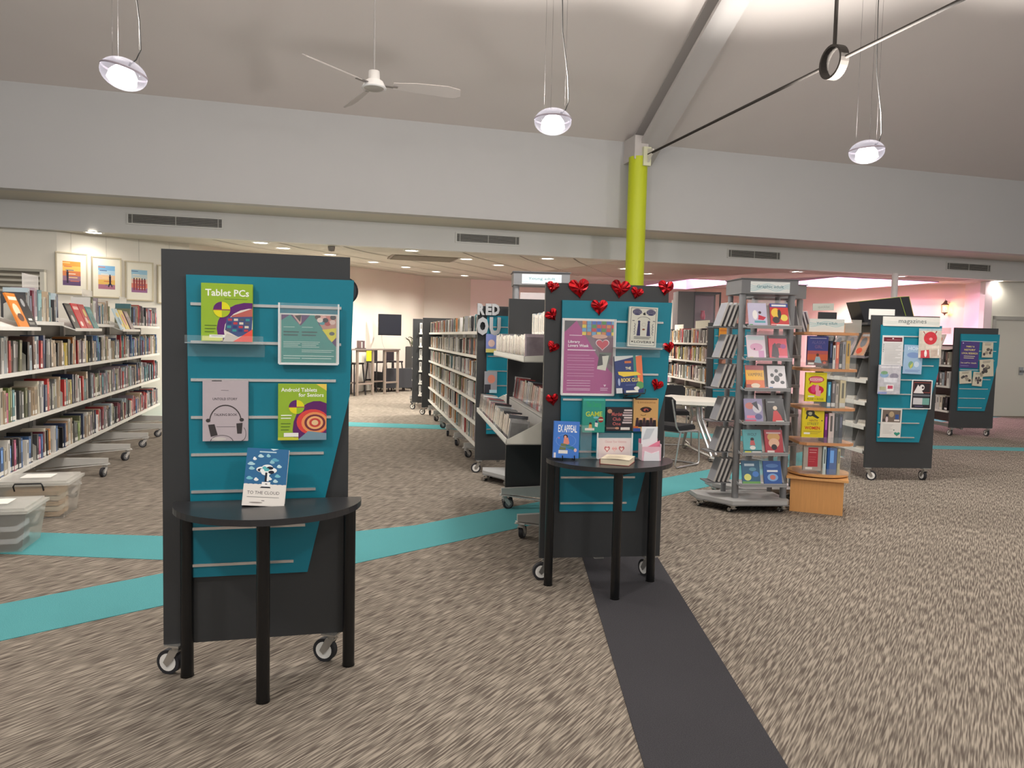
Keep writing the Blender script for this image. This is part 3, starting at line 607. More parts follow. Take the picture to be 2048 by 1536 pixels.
def a_club(p):
    p.rect(0, 0, 1, 1, (44, 58, 112)); p.poly([(0, 0), (.3, 0), (.95, 0), (.3, .1), (0, .14)], (205, 208, 205)); p.poly([(.68, .04), (1, 0), (1, .82), (.86, .78)], (226, 118, 74)); p.rect(.68, .0, .78, .6, (60, 130, 120))
    p.rect(.36, .14, .6, .2, (200, 110, 60)); p.text('THE', .38, .30, .58, .37, (240, 232, 190), .02); p.poly([(.1, .42), (.8, .44), (.95, .52), (.3, .56), (.12, .5)], (232, 200, 70)); p.text('BOOK CLUB', .20, .60, .88, .70, (240, 215, 110), .02)
    p.ell(.88, .80, .14, .1, (90, 150, 90)); p.ell(.75, .88, .1, .05, (225, 225, 215)); p.rect(0, .86, .22, 1, (205, 208, 210)); p.ell(.12, .7, .04, .1, (160, 170, 200)); p.bars(.35, .78, .7, 1, .03, (120, 130, 180)); p.rect(.35, .93, .8, .99, (225, 222, 210))
flat('book', 'navy and orange Book Club book in a plastic sleeve, leaning on a black stand', 'book', P2, (1234, 711, 1289, 786), -.06, .025, (60, 66, 110), a_club, pages=PG, lean=8, roll=-3)
t = thing('book_stand', 'black wire stand under the navy Book Club book', 'stand', P2, (P2.px(1262, 788, -.03).x, -.03, P2.px(1262, 788, -.03).z))
MB().tube([(-.07, -.065, .03), (-.065, -.07, 0), (.065, -.07, .01), (.07, -.065, .035)], .004, (24, 24, 26)).tube([(-.04, -.07, 0), (-.04, 0.02, -.025), (.04, .02, -.025), (.04, -.07, 0)], .004, (24, 24, 26)).build('wire', STEEL, t)
def a_game(p):
    G = (50, 150, 132); Y = (190, 205, 70)
    p.rect(0, 0, 1, 1, G); p.rect(.04, .02, .96, .06, (90, 190, 175)); p.text('The Dating', .16, .10, .82, .30, (50, 170, 110), .01); p.text('GAME', .14, .38, .88, .53, Y, .02)
    p.ell(.82, .62, .12, .085, (150, 50, 40)); p.rect(.72, .6, .92, .64, (210, 200, 180)); p.ell(.36, .74, .06, .04, (60, 40, 50)); p.poly([(.3, .76), (.42, .76), (.44, .88), (.28, .88)], (215, 160, 60)); p.ell(.62, .68, .05, .04, (40, 60, 110)); p.poly([(.56, .70), (.70, .72), (.68, .84), (.56, .82)], (225, 225, 215)); p.ell(.60, .56, .12, .03, (120, 190, 200)); p.rect(.12, .87, .54, .94, (232, 228, 215))
flat('book', 'green Game novel on the teal slats above the clear sign holder', 'book', P2, (1165, 797, 1210, 865), -.03, .03, (60, 160, 140), a_game, pages=(200, 215, 200))
def a_tiger(p):
    p.rect(0, 0, 1, 1, (44, 38, 44)); p.ell(.12, .16, .09, .09, (190, 140, 110))
    p.text('Murder', .20, .20, .62, .36, (186, 96, 92), .02); p.text('Club', .24, .42, .56, .56, (186, 96, 92), .02); p.text('One', .24, .62, .56, .76, (186, 96, 92), .02)
    for i in range(6): p.rect(.68-.03*(i % 3), .08+i*.105, 1, .15+i*.105, [(215, 200, 195), (180, 160, 160), (205, 190, 190)][i % 3])
    p.rect(.0, .84, .5, .92, (130, 110, 104)); p.rect(.56, .84, .92, .95, (225, 218, 210)); p.ell(.42, .88, .08, .05, (205, 150, 120))
flat('book', 'black book with pink hand lettering between the green and tan novels', 'book', P2, (1213, 815, 1264, 862), -.03, .025, (44, 38, 44), a_tiger, pages=PG)
def a_eye(p):
    p.rect(0, 0, 1, 1, (204, 160, 100)); p.rect(.05, 0, .95, .04, (60, 44, 40)); p.text('Lonesome', .16, .09, .88, .145, (120, 70, 40), .0); p.ring(.5, .36, .25, .11, .2, (40, 24, 24), 10, 170); p.ell(.5, .35, .2, .075, (50, 24, 24)); p.ell(.5, .345, .1, .04, (190, 90, 80)); p.ell(.52, .36, .05, .03, (30, 16, 16)); p.ring(.4, .47, .12, .05, .2, (50, 30, 28), 200, 340)
    for i in range(6): p.ell(.16+i*.14, .62, .05, .04, (220, 160, 130) if i % 2 else (60, 40, 40)); p.poly([(.10+i*.14, .65), (.22+i*.14, .65), (.24+i*.14, .86), (.08+i*.14, .86)], (36, 28, 34) if i % 2 else (60, 40, 50))
    p.rect(0, .9, .3, 1, (60, 90, 160)); p.rect(0, .84, .2, .9, (210, 110, 60))
flat('book', 'tan book with a large dark eye on its cover', 'book', P2, (1267, 797, 1316, 863), -.03, .025, (196, 170, 130), a_eye, pages=PG)
def a_ex(p):
    B = (66, 122, 206)
    p.rect(0, 0, 1, 1, B); p.text('EX APPEAL', .16, .10, .90, .30, (240, 242, 245), .02); p.ell(.46, .42, .09, .06, (40, 24, 34)); p.poly([(.40, .46), (.56, .44), (.62, .60), (.5, .66), (.38, .62)], (226, 140, 120)); p.poly([(.30, .60), (.50, .62), (.48, .78), (.22, .78)], (110, 120, 80))
    p.poly([(.5, .62), (.8, .70), (.92, .82), (.7, .76), (.48, .72)], (50, 120, 130)); p.ell(.45, .43, .05, .04, (225, 160, 140)); p.ring(.48, .53, .4, .18, .06, (110, 150, 215)); p.rect(.20, .79, .56, .88, (230, 226, 218)); p.rect(.02, .86, .1, 1, (225, 220, 225)); p.ell(.86, .78, .06, .05, (225, 190, 190)); p.ell(.2, .46, .03, .02, (200, 110, 140))
tx = P2.px(1134, 917, -.15)
flat('book', 'blue Ex Appeal book on a black easel, left end of the table', 'book', P2, (1107, 843, 1158, 916), -.15, .026, (66, 122, 206), a_ex, pages=(90, 140, 210), lean=6, roll=2)
t = thing('book_stand', 'black easel holding the blue Ex Appeal book', 'stand', P2, (tx.x, -.14, .782))
for x in (-.032, .04): MB().tube([(x, -.03, .03), (x, -.035, .003), (x, .05, .003), (x, .03, .12)], .0035, (20, 20, 24)).build('wire', STEEL, t)
def a_card(p):
    p.rect(0, 0, 1, 1, (232, 214, 212)); p.text('Choose Your Valentine', .2, .10, .86, .22, (205, 120, 130), 0)
    for u, s in ((.27, 1), (.50, .8), (.72, 1)):
        p.heart(u, .56, .09*s, .16*s, (214, 96, 96) if s == 1 else (232, 160, 156)); p.heart(u, .56, .075*s, .13*s, (180, 60, 70) if s == 1 else (240, 190, 186)); p.heart(u, .56, .05*s, .09*s, (245, 215, 210))
    p.rect(.42, .50, .58, .56, (226, 150, 150))
t = holder(P2, 'clear sign holder with a pink hearts card, on the table', (1194, 866, 1263, 917), a_card, y=-.12, top=.2); 
MB().box(-.215, -.145, -.01, .0, 0, .2, (230, 235, 235)).box(-.15, .15, -.02, .07, 0, .004, (230, 235, 235)).build('foot', CLEAR, t)
# open book lying on the table
t = thing('book', 'open book with cream pages and red cover lying on the table', 'book', P2, (P2.px(1232, 925, -.24).x, -.26, .781), None, 0, 0, -28)
MB().box(-.085, .085, -.07, .11, 0, .002, (150, 30, 40)).box(-.088, -.084, -.07, .11, 0, .03, (150, 30, 40)).box(-.085, .085, -.07, .11, .030, .032, (205, 190, 172)).build('cover', GLOSS, t)
MB().box(-.083, .082, -.068, .108, .002, .03, (228, 216, 188)).add([(-.083, -.068, .032), (.02, -.068, .036), (.084, -.068, .033), (.084, .108, .033), (.02, .108, .036), (-.083, .108, .032)], [(0, 1, 4, 5), (1, 2, 3, 4)], (232, 222, 196)).build('pages', PAPER, t)
m = MB(); m.M = Matrix.Translation((0, 0, .0375)) @ Matrix.Rotation(R_(-90), 4, 'X'); m.page(.13, .14, -.0005, 0, -.09); m.bars(.1, .1, .9, 12, .07, (170, 160, 140), .25); m.build('print', PAPER, t)
t = thing('card_holder', 'pink and white envelope box with upright silver card, right end of table', 'box', P2, (P2.px(1298, 918, -.13).x, -.13, .781))
MB().box(-.06, .06, -.045, .03, 0, .002, (225, 150, 170)).box(-.06, .06, -.045, -.043, 0, .085, (232, 190, 202)).box(-.06, -.058, -.045, .03, 0, .10, (240, 225, 230)).box(.058, .06, -.045, .03, 0, .10, (240, 225, 230)).box(-.06, .06, .028, .03, 0, .125, (226, 130, 156)).build('tray', PAPER, t)
MB().prism([(-.05, .0), (.05, .0), (.045, .06), (0, .045), (-.045, .06)], 'y', -.048, -.0455, (240, 238, 242)).build('label_flap', GLOSS, t)
MB().prism([(-.058, .06), (.058, .12), (.058, .06)], 'y', -.02, -.017, (226, 130, 156)).build('envelope', PAPER, t)
MB().box(-.05, .05, .005, .009, .02, .2, (235, 238, 240)).prism([(-.045, .12), (-.02, .19), (.03, .19), (.0, .13)], 'y', .003, .005, (200, 206, 212)).build('card', GLOSS, t)

# ------------------------------------------------------------------ shelving, books, media cases
PAL = dict(k=(30, 29, 32), w=(224, 220, 212), g=(128, 128, 126), n=(44, 54, 84), r=(176, 34, 34), m=(112, 38, 52), t=(176, 150, 118), y=(206, 176, 66), o=(208, 118, 44), e=(62, 118, 124),
           b=(58, 96, 150), l=(150, 132, 140), v=(110, 112, 78), p=(196, 84, 120), c=(206, 196, 172), d=(70, 70, 72), s=(160, 178, 186), G=(118, 142, 60), x=(86, 58, 50))
TONE = dict(k='black', w='white', g='grey', n='navy', r='red', m='maroon', t='tan', y='yellow', o='orange', e='teal', b='blue', l='mauve', v='olive', p='pink', c='cream', d='dark grey', s='pale blue', G='green', x='brown')
def th(n): return '%d%s' % (n, 'th' if 10 <= n % 100 <= 20 else {1: 'st', 2: 'nd', 3: 'rd'}.get(n % 10, 'th'))
def book_geo(m, t, h, d, c, rnd=random):
    m.box(0, t, 0, .002, 0, h, c).box(0, .002, .002, d, 0, h, c).box(t-.002, t, .002, d, 0, h, c).box(.0021, t-.0021, .0021, d-.004, .003, h-.003, (214, 206, 190))
    k = tuple(min(255, v*1.5+40) for v in c) if sum(c) < 380 else tuple(v*.45 for v in c)
    z = h*rnd.uniform(.35, .55)
    m.add([(t*.3, -.0004, z), (t*.7, -.0004, z), (t*.7, -.0004, h*.9), (t*.3, -.0004, h*.9)], [(0, 1, 2, 3)], k)
    if rnd.random() < .5: m.add([(.001, -.0006, .012), (t-.001, -.0006, .012), (t-.001, -.0006, .045), (.001, -.0006, .045)], [(0, 1, 2, 3)], (228, 226, 220))
    return m
STUFF = MB(); NB = [0]
def fill(fr, x0, x1, z, pal, tr, hr, d, where, group, solo=True, y=.02, parent=None, name='book', cat='book', noun='book', m=None, pages=True, ends='left'):
    x = x0; i = 0; n = 0
    while x < x1:
        k = pal[i % len(pal)]; i += 1
        if k == '|':
            x += .05
            if x+.02 > x1: break
            if parent:
                q = parent.matrix_world.inverted() @ (fr.M @ Vector((x, y+.02, z)))
                b = MB(); h = min(.17, hr[0]*.75)
                b.prism([(q.y, q.z), (q.y+d*.85, q.z), (q.y+d*.85, q.z+h*.9), (q.y+d*.7, q.z+h), (q.y+.03, q.z+h), (q.y, q.z+h*.85)], 'x', q.x, q.x+.002, (172, 170, 160)); b.build('bookend', STEEL, parent)
            x += .006; continue
        if k == ' ': x += .06; continue
        t = random.uniform(*tr); h = random.uniform(*hr)
        if x+t > x1: break
        n += 1; b_ = sum(PAL[k])/3; u_ = random.uniform(.82, 1.05); c = tuple((v*.78+b_*.22)*u_ for v in PAL[k]); yy = y+random.uniform(0, .015); lean = random.choice((0, 0, 0, 0, 4, -3)) if i > 1 else 0
        M = fr.M @ Matrix.Translation((x, yy, z)) 
        if lean: M = M @ Matrix.Translation((t if lean > 0 else 0, 0, 0)) @ Matrix.Rotation(R_(lean), 4, 'Y') @ Matrix.Translation((-t if lean > 0 else 0, 0, 0)); x += .012
        if solo:
            o = book_geo(MB(), t, h, d, c).build(name, m or GLOSS, mw=M)
            tag(o, ('%s %s, %s from %s %s' % (TONE[k], noun, th(n), ends, where)), cat, group); NB[0] += 1
        else: STUFF.M = M; book_geo(STUFF, t, h, d, c); STUFF.M = None
        x += t+.0015
    return n

def arm(parent, x, y0, y1, ang=0):
    MB().prism([(y1, .20), (y0, .185), (y0, .135), (y1, .10)], 'x', x-.02, x+.02, (182, 180, 174)).prism([(y1, .07), (y0-.01, .125), (y0-.01, .133), (y1, .08)], 'x', x-.028, x+.028, (196, 194, 188)).build('arm', STEEL, parent)
    caster(parent, x, y0+.03, .125, ang, True, .047)
def bay(fr, x0, L, levels, depth, label, top=1.60, arm_y=None, back=None, group='bookshelf bays', lip=.03, ang=0, name='bookshelf'):
    t = thing(name, label, 'bookshelf', fr, (x0, 0, 0), group)
    for z in levels:
        MB().box(.004, L-.004, 0, depth, z-.012, z-.001, SH).box(.004, L-.004, -.004, 0, z-lip, z+.004, (222, 220, 212)).box(.004, .007, .0, depth, z-lip, z-.012, SH).box(L-.007, L-.004, .0, depth, z-lip, z-.012, SH).build('shelf', STEEL, t)
    for xx in (.019, L-.019): MB().box(xx-.017, xx+.017, depth, depth+.035, .10, top, (176, 174, 168)).build('upright', STEEL, t)
    MB().box(.004, L-.004, depth, depth+.04, .11, .17, (150, 148, 142)).build('base_beam', STEEL, t)
    if back: MB().box(.02, L-.02, depth+.04, depth+.05, .2, top-.05, back).build('back_panel', STEEL, t)
    if arm_y is not None: arm(t, .05, arm_y, depth, ang)
    return t

# left row, 1 m bays, edge of shelves at X = -2.3
random.seed(11)
FLx = F((-2.3, 0), 90)
LV = [.30, .715, 1.12, 1.55]; LN = ['bottom shelf', 'third shelf', 'second shelf', 'top shelf']
BAYS = [5.33, 6.33, 7.33, 8.34, 9.35, 10.36, 11.37, 12.38]
BN = ['', 'nearest left bay', 'second left bay', 'third left bay', 'fourth left bay']
P_L = {1: {0: 'ctwbkpddb', 1: 'pGvew dgct', 2: 'xgdvmw|kxwscr', 3: ''},
       2: {0: 'wbk |dpbmcko |', 1: 'vg|tttcgwnrvdg', 2: '|ksxwsrrndgkttt', 3: '|dsnmleetcgtke'},
       3: {0: 'knotwtckdgGv', 1: '|redtynldmwg', 2: 'tg|ykkdot|rdll', 3: ''},
       4: {0: 'dltgwwbsgrdt', 1: 'ldggw|nbbsve', 2: 'lltt|dgwttt', 3: 'dllglglgldt'}}
for i, y in enumerate(BAYS):
    L = (BAYS[i+1]-y) if i+1 < len(BAYS) else 1.0
    lv = LV[:3] if i in (1, 3, 5) else LV
    b = bay(FLx, y, L, lv if i != 0 else LV[:3], .27, ['shelf bay at the left edge of the room view, mostly cut off', 'nearest left shelf bay with face-out books on top', 'second left shelf bay, spines on its top shelf', 'third left shelf bay with red and teal face-out books on top', 'fourth left shelf bay, grey spines on its top shelf',
        'fifth left shelf bay with a yellow and blue cover on top', 'sixth left shelf bay, partly behind the front board', 'farthest left shelf bay behind the front board'][i], arm_y=-.37, ang=[70, 60, 40, 75, 55, 10, 30, 50][i], back=(120, 118, 112))
    if i in (1, 3, 5):       # sloping display ledge
        MB().prism([(-.10, 1.475), (.27, 1.60), (.27, 1.605), (-.10, 1.482)], 'x', .01, L-.01, SH).box(.01, L-.01, -.105, -.10, 1.47, 1.50, (222, 220, 212)).build('display_ledge', STEEL, b)
    if i == 0: continue
    solo = i <= 3
    for k in range(3 if i in (1, 3, 5) else 4):
        pal = P_L[i][k] if solo else ''.join(random.choice('kdgttlclwnsevrmb|') for _ in range(14))
        fill(FLx, y+.02, y+L-.02, LV[k], pal, (.034, .062) if solo else (.03, .055), (.215, .305) if k else (.20, .275), .19, 'on the %s of the %s' % (LN[k], BN[i]) if solo else '', 'books in the left shelving row', solo, parent=b)
def a_plain(bg, items):
    def f(p):
        p.rect(0, 0, 1, 1, bg)
        for it in items: getattr(p, it[0])(*it[1:])
    return f
def face(fr, x, y, z, w, h, name, label, cat, bg, items, lean=12, roll=0, th_=.02, group=None, pages=PG, m=GLOSS, yaw=0):
    t = thing(name, label, cat, fr, (x, y, z), group, lean, roll, yaw)
    if pages: MB().box(-w/2, w/2, 0, .0015, 0, h, bg).box(-w/2, w/2, th_-.0015, th_, 0, h, bg).box(-w/2, -w/2+.0015, .0015, th_-.0015, 0, h, bg).box(-w/2+.0016, w/2-.003, .0016, th_-.0016, .003, h-.003, pages).build('cover', m, t)
    else: MB().box(-w/2, w/2, 0, th_, 0, h, bg).build('cover', m, t)
    p = MB().page(w, h); a_plain(bg, items)(p); p.build('cover_print', m, t); return t
dk = (36, 34, 38)
for yy, w_, h_, bg, it, lab in (
    (7.02, .22, .30, (206, 120, 40), [('ell', .4, .5, .3, .2, (226, 200, 170)), ('ell', .5, .7, .3, .12, (90, 60, 50)), ('rect', .1, .1, .9, .2, (240, 220, 190))], 'orange illustrated book leaning face out at the left edge of the photo'),
    (7.22, .21, .30, dk, [('ell', .5, .25, .18, .12, (150, 150, 150)), ('rect', .3, .72, .7, .78, (220, 218, 210)), ('bars', .2, .84, .8, 2, .04, (180, 178, 170))], 'black book with a pale disc leaning face out beside the orange one'),
    (8.50, .20, .27, (44, 42, 44), [('ell', .4, .6, .2, .14, (190, 184, 176)), ('rect', .1, .1, .9, .3, (90, 86, 84))], 'black and white cover leaning face out on the third left bay'),
    (8.74, .22, .28, (190, 30, 44), [('rect', .1, .12, .9, .24, (225, 180, 170)), ('ell', .4, .8, .2, .1, (235, 220, 210))], 'bright red cover leaning face out on the third left bay'),
    (8.98, .22, .28, (170, 26, 44), [('ell', .6, .35, .2, .16, (214, 196, 110)), ('ell', .4, .65, .18, .12, (230, 200, 190)), ('ell', .7, .75, .16, .1, (200, 170, 60))], 'red cover patterned with yellow shapes, face out on the third left bay'),
    (9.22, .20, .26, (46, 122, 124), [('rect', .1, .1, .9, .3, (80, 150, 150)), ('ell', .5, .6, .25, .16, (30, 90, 96))], 'teal cover leaning face out at the far end of the third left bay'),
    (10.48, .22, .28, (186, 206, 212), [('ell', .5, .3, .3, .12, (212, 190, 70)), ('ell', .4, .6, .3, .2, (80, 130, 160)), ('ell', .7, .8, .2, .1, (225, 190, 60))], 'pale blue and yellow cover face out on the fifth left bay'),
    (10.74, .22, .27, (214, 186, 66), [('ell', .5, .5, .3, .3, (190, 90, 60))], 'yellow cover with an orange blob, face out on the fifth left bay'),
    (11.02, .2, .26, (96, 66, 76), [('rect', .1, .1, .9, .3, (150, 120, 120))], 'dull plum cover face out at the far end of the fifth left bay')):
    face(FLx, yy, -.085, 1.494, w_, h_, 'book', lab, 'book', bg, it, lean=22, group=None, th_=.015)
for i, (yy, lab) in enumerate(((8.0, 'nearest clear sign blade on top of the left shelves'), (9.9, 'middle clear sign blade on top of the left shelves'), (11.7, 'farthest clear sign blade on top of the left shelves'))):
    o = MB().box(0, .42, .12, .125, 0, .15, (236, 234, 230)).build('shelf_sign', FROST, mw=FLx.M @ Matrix.Translation((yy-.2, .06, 1.84 if i == 0 else 1.80))); tag(o, lab, 'sign', 'clear signs on the left shelves')

# storage tubs
def tub(x, y, label, dark):
    t = thing('storage_tub', label, 'box', loc=(x, y, 0)); w, l, h = .52, .42, .30; B = (214, 210, 200)
    def loop(z, k): return [(-w/2*k-.0, -l/2*k, z), (w/2*k, -l/2*k, z), (w/2*k, l/2*k, z), (-w/2*k, l/2*k, z)]
    m = MB(); m.add(loop(0, .86)+loop(h-.03, 1), [(0, 3, 2, 1), (0, 1, 5, 4), (1, 2, 6, 5), (2, 3, 7, 6), (3, 0, 4, 7)], B); m.build('body', FROST, t)
    m = MB(); m.box(-w/2-.015, w/2+.015, -l/2-.015, l/2+.015, h-.035, h-.015, (226, 224, 216)).box(-w/2+.01, w/2-.01, -l/2+.01, l/2-.01, h-.015, h, (226, 224, 216)); m.build('lid', FROST, t)
    MB().tube([(-.10, -l/2-.01, h-.07), (-.10, -l/2-.035, h-.03), (-.09, -l/2-.035, h-.01), (.09, -l/2-.035, h-.01), (.10, -l/2-.035, h-.03), (.10, -l/2-.01, h-.07)], .006, (24, 24, 26)).build('handle', RUBBER, t)
    MB().box(-.12, .10, -.05, .12, h+.0005, h+.003, (232, 230, 222)).build('label_sheet', PAPER, t)
    for k in range(5):
        c = ((52, 56, 64), (200, 204, 208))[k % 2] if dark else ((206, 176, 140), (226, 214, 190))[k % 2]
        MB().box(-w*.36, w*.36, -l*.37, l*.2, .008+k*.042, .042+k*.042, c).build('folder', PAPER, t)
    return t
tub(-2.04, 5.79, 'nearer clear storage tub with black handle and dark contents, under the shelves', True)
tub(-2.06, 6.76, 'farther clear storage tub with black handle and tan contents', False)

# ------------------------------------------------------------------ media troughs behind the hearts board
random.seed(21)
MT = P2.sub(0, 2.3, -90)      # x runs from the far end toward the camera, y into the unit
t = thing('media_browser', 'white steel media browser with sloping troughs behind the heart-decorated board', 'shelf', MT)
for nm, y0, z0, x0, x1, dd in (('trough', -.19, .81, -.1, 2.02, .25), ('trough', -.09, 1.345, .32, 2.05, .20)):
    m = MB().box(x0, x1, y0, y0+dd, z0, z0+.006, SH).box(x0, x1, y0, y0+.006, z0, z0+.04, (224, 222, 214)).box(x0, x1, y0+dd, y0+dd+.006, z0, z0+.16, SH)
    hh = .16 if z0 < 1 else .05
    for xx in (x0, x1-.004): m.prism([(y0, z0), (y0+dd, z0), (y0+dd, z0+hh), (y0+.02, z0+.04), (y0, z0+.035)], 'x', xx, xx+.004, (214, 212, 200))
    m.build(nm, STEEL, t)
MB().box(0, 2.05, .06, .30, .975, .983, SH).box(0, 2.05, .30, .50, 1.10, 1.106, SH).build('step_shelf', STEEL, t)
MB().box(.32, 2.05, .11, .30, 1.50, 1.506, SH).build('step_shelf', STEEL, t)
MB().box(.0, 2.2, .5, .52, .2, 1.7, (40, 41, 43)).build('back_panel', LAM, t)
MB().box(.0, 2.25, .36, .42, .12, .2, (170, 168, 162)).build('base_beam', STEEL, t)
arm(t, 1.32, .0, .36, 60); arm(t, .34, .0, .36, 15)
def cases(x0, x1, y, z, n, where, tilt=0, cols='wggsllgwkg'):
    dx = (x1-x0)/n
    for i in range(n):
        k = random.choice(cols); c = tuple(min(255, v*.8+50) for v in PAL[k]); w_ = dx*.86; h = random.uniform(.155, .175)
        m = MB().box(0, w_, 0, .13, 0, h, c); m.add([(w_*.2, -.0006, h*.2), (w_*.8, -.0006, h*.2), (w_*.8, -.0006, h*.85), (w_*.2, -.0006, h*.85)], [(0, 1, 2, 3)], tuple(v*.6 for v in c))
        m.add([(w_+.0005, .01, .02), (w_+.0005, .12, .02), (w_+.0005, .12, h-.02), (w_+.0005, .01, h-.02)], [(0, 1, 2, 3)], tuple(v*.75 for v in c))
        o = m.build('media_case', CASE, mw=MT.M @ Matrix.Translation((x0+i*dx, y, z+.0065)) @ Matrix.Rotation(R_(-tilt), 4, 'X') @ Matrix.Rotation(R_(random.uniform(-5, 5)), 4, 'Y'))
        tag(o, '%s plastic media case, %s from the far end of the %s' % (TONE[k], th(i+1), where), 'media case', 'plastic cases in the media browser')
CASE = mat('glossy_case', .15, noise=.35, nscale=22, coat=.6)
cases(-.06, 1.98, -.175, .812, 30, 'lowest front trough', 6, 'wggslllgwkr')
cases(.02, 2.0, .09, .985, 24, 'second step', 6, 'wgkglxrgb')
cases(1.1, 2.0, .33, 1.108, 9, 'dark third step', 8, 'gglw')
cases(.36, 2.0, -.075, 1.347, 24, 'long upper trough', 0, 'wwggsl')
cases(1.0, 2.02, .13, 1.508, 13, 'short top step', 0, 'wwgs')
end_board(P2.sub(.04, 2.0), 'plain black end panel standing behind the media troughs', teal=False, cast=(40, 10))

B2 = F((1.81, 8.0), -4)
end_board(B2, 'narrow view of a display board with big grey letters on top', cast=(80, 20))
SIGN = thing('letter_sign', 'big grey cut-out letters reading RED and OU on the far display board', 'sign', B2)
def letter(ch, x0, x1, z0, z1, y=-.012, c=(158, 158, 158)):
    V, Fs, ar = glyphs(ch, .06); n = len(V)
    P = [(x0+(x1-x0)*a, z0+(z1-z0)*b) for a, b in V]
    ed = {}
    for f in Fs:
        for i in range(len(f)):
            e = (f[i], f[(i+1) % len(f)]); ed[e] = ed.get(e, 0)+1
    bd = [e for e in ed if (e[1], e[0]) not in ed]
    m = MB(); m.add([(a, y-.02, b) for a, b in P] + [(a, y, b) for a, b in P], Fs + [tuple(i+n for i in reversed(f)) for f in Fs] + [(a, a+n, b+n, b) for a, b in bd], [c]*len(Fs)+[(60, 60, 60)]*(len(Fs)+len(bd)))
    m.build('letter', LAM, SIGN)
letter('R', -.01, .07, 1.74, 1.865); letter('E', .08, .145, 1.74, 1.865); letter('D', .15, .235, 1.74, 1.865); letter('O', -.015, .115, 1.52, 1.72); letter('U', .125, .25, 1.52, 1.72)
flat('book', 'blue cover with a figure on the lettered display board', 'book', B2, (972, 668, 994, 705), -.03, .02, (120, 130, 180), a_plain((120, 130, 180), [('ell', .5, .5, .3, .2, (200, 170, 160)), ('rect', 0, .8, 1, 1, (200, 190, 110))]), pages=PG)
flat('book', 'cover with a smiling face low on the lettered display board', 'book', B2, (969, 743, 994, 786), -.03, .02, (190, 190, 190), a_plain((150, 150, 155), [('ell', .55, .35, .3, .2, (205, 130, 110)), ('rect', 0, .6, .5, 1, (60, 60, 66)), ('rect', .4, .85, 1, 1, (170, 200, 210))]), pages=PG)

# middle row beyond it
random.seed(31)
NBAY = 6; LB = 1.0; MR = B2.sub(.02, .12+NBAY*LB, -90)
MLV = [.30, .54, .79, 1.04, 1.29, 1.56]
for i in range(NBAY):
    b = bay(MR, i*LB, LB, MLV, .24, '%s bay of the middle shelving row, counted from its far end' % th(i+1), arm_y=.0, ang=[80, 40, 10, 85, 60, 30][i], back=(96, 94, 90), top=1.62)
    for z in MLV:
        for s in (0, 1): fill(MR, i*LB+.03+s*.49, i*LB+.36+s*.52+random.uniform(-.08, .05), z, ''.join(random.choice('kwcwtrdlwcvewcgo') for _ in range(20)), (.018, .034), (.17, .20), .14, '', '', False)
        MB().prism([(.03, z), (.2, z), (.2, z+.15), (.05, z+.15)], 'x', .44, .443, (168, 168, 166)).build('bookend', STEEL, b)
end_board(B2.sub(-.10, .12+NBAY*LB+.02), 'plain black end panel at the far end of the middle row', teal=False)
M2 = F((2.10, 15.2), -3)
end_board(M2, 'farthest plain black end panel beside the bar stools', teal=False)
MR2 = M2.sub(.1, 1.25, -90)
b = bay(MR2, 0, 1.2, MLV, .24, 'short far shelf bay between the two distant black end panels', arm_y=-.05, back=(96, 94, 90))
MR2b = F(M2.w(.12, -.02, 0), -3)
b2 = bay(MR2b, .0, .5, MLV, .2, 'shelf ends facing the camera between the distant black panels', top=1.7)
for z in MLV: fill(MR2b, .02, .48, z, 'wkwwrctrkwoc', (.03, .05), (.17, .21), .14, '', '', False, y=.01)

# ------------------------------------------------------------------ right-hand shelving behind the meeting table
random.seed(41)
P5 = F((6.79, 11.75), -12)
end_board(P5, 'display board with an orange book behind the meeting table', cast=(0, 0))
for bx, nm, bg, it, lab in (((1438, 656, 1464, 684), 'book', (214, 140, 44), [('rect', .05, .1, .95, .25, (190, 110, 40)), ('rect', .1, .5, .9, .55, (230, 180, 110))], 'orange book on the board behind the meeting table'),
    ((1438, 714, 1464, 736), 'book', (110, 66, 52), [('ell', .5, .5, .3, .3, (170, 120, 100)), ('rect', 0, .85, .5, 1, (220, 214, 200))], 'brown book below the orange one on the board'),
    ((1429, 739, 1456, 772), 'book', (104, 96, 94), [('poly', [(.2, .6), (.5, .4), (.8, .7)], (176, 100, 90)), ('rect', 0, .9, .3, 1, (220, 214, 200))], 'grey book lowest on the board behind the meeting table')):
    flat(nm, lab, 'book', P5, bx, -.03, .02, bg, a_plain(bg, it), pages=PG)
RS = P5.sub(0, 3.34, -90); RLV = [.36, .79, 1.15, 1.48]; RN = ['bottom shelf', 'third shelf', 'second shelf', 'top shelf']
RPAL = ['wtcgw cckxt', 'wkptlwwkwc |sso', 'rxowyGkwdkyccttlls', 'wccotplrw|kg wkwkw']
for i in range(3):
    b = bay(RS, .1+i*1.05, 1.05, RLV, .26, ['farthest', 'middle', 'nearest'][i]+' shelf bay behind the meeting table', back=(70, 60, 58), top=1.55, arm_y=.0)
    for k, z in enumerate(RLV): fill(RS, .12+i*1.05, 1.12+i*1.05, z, RPAL[k] if i else ''.join(random.choice('wctokdgl') for _ in range(14)), (.04, .07), (.22, .28), .18, 'on %s, %s bay behind the table' % (RN[k], ['farthest', 'middle', 'nearest'][i]), 'books behind the meeting table', i > 1, ends='left')
tag(MB().box(0, .8, 0, .01, 0, .14, (226, 222, 208)).build('shelf_sign', PAPER, mw=RS.M @ Matrix.Translation((2.4, .05, 1.75))), 'cream header card above the shelves behind the table', 'sign')
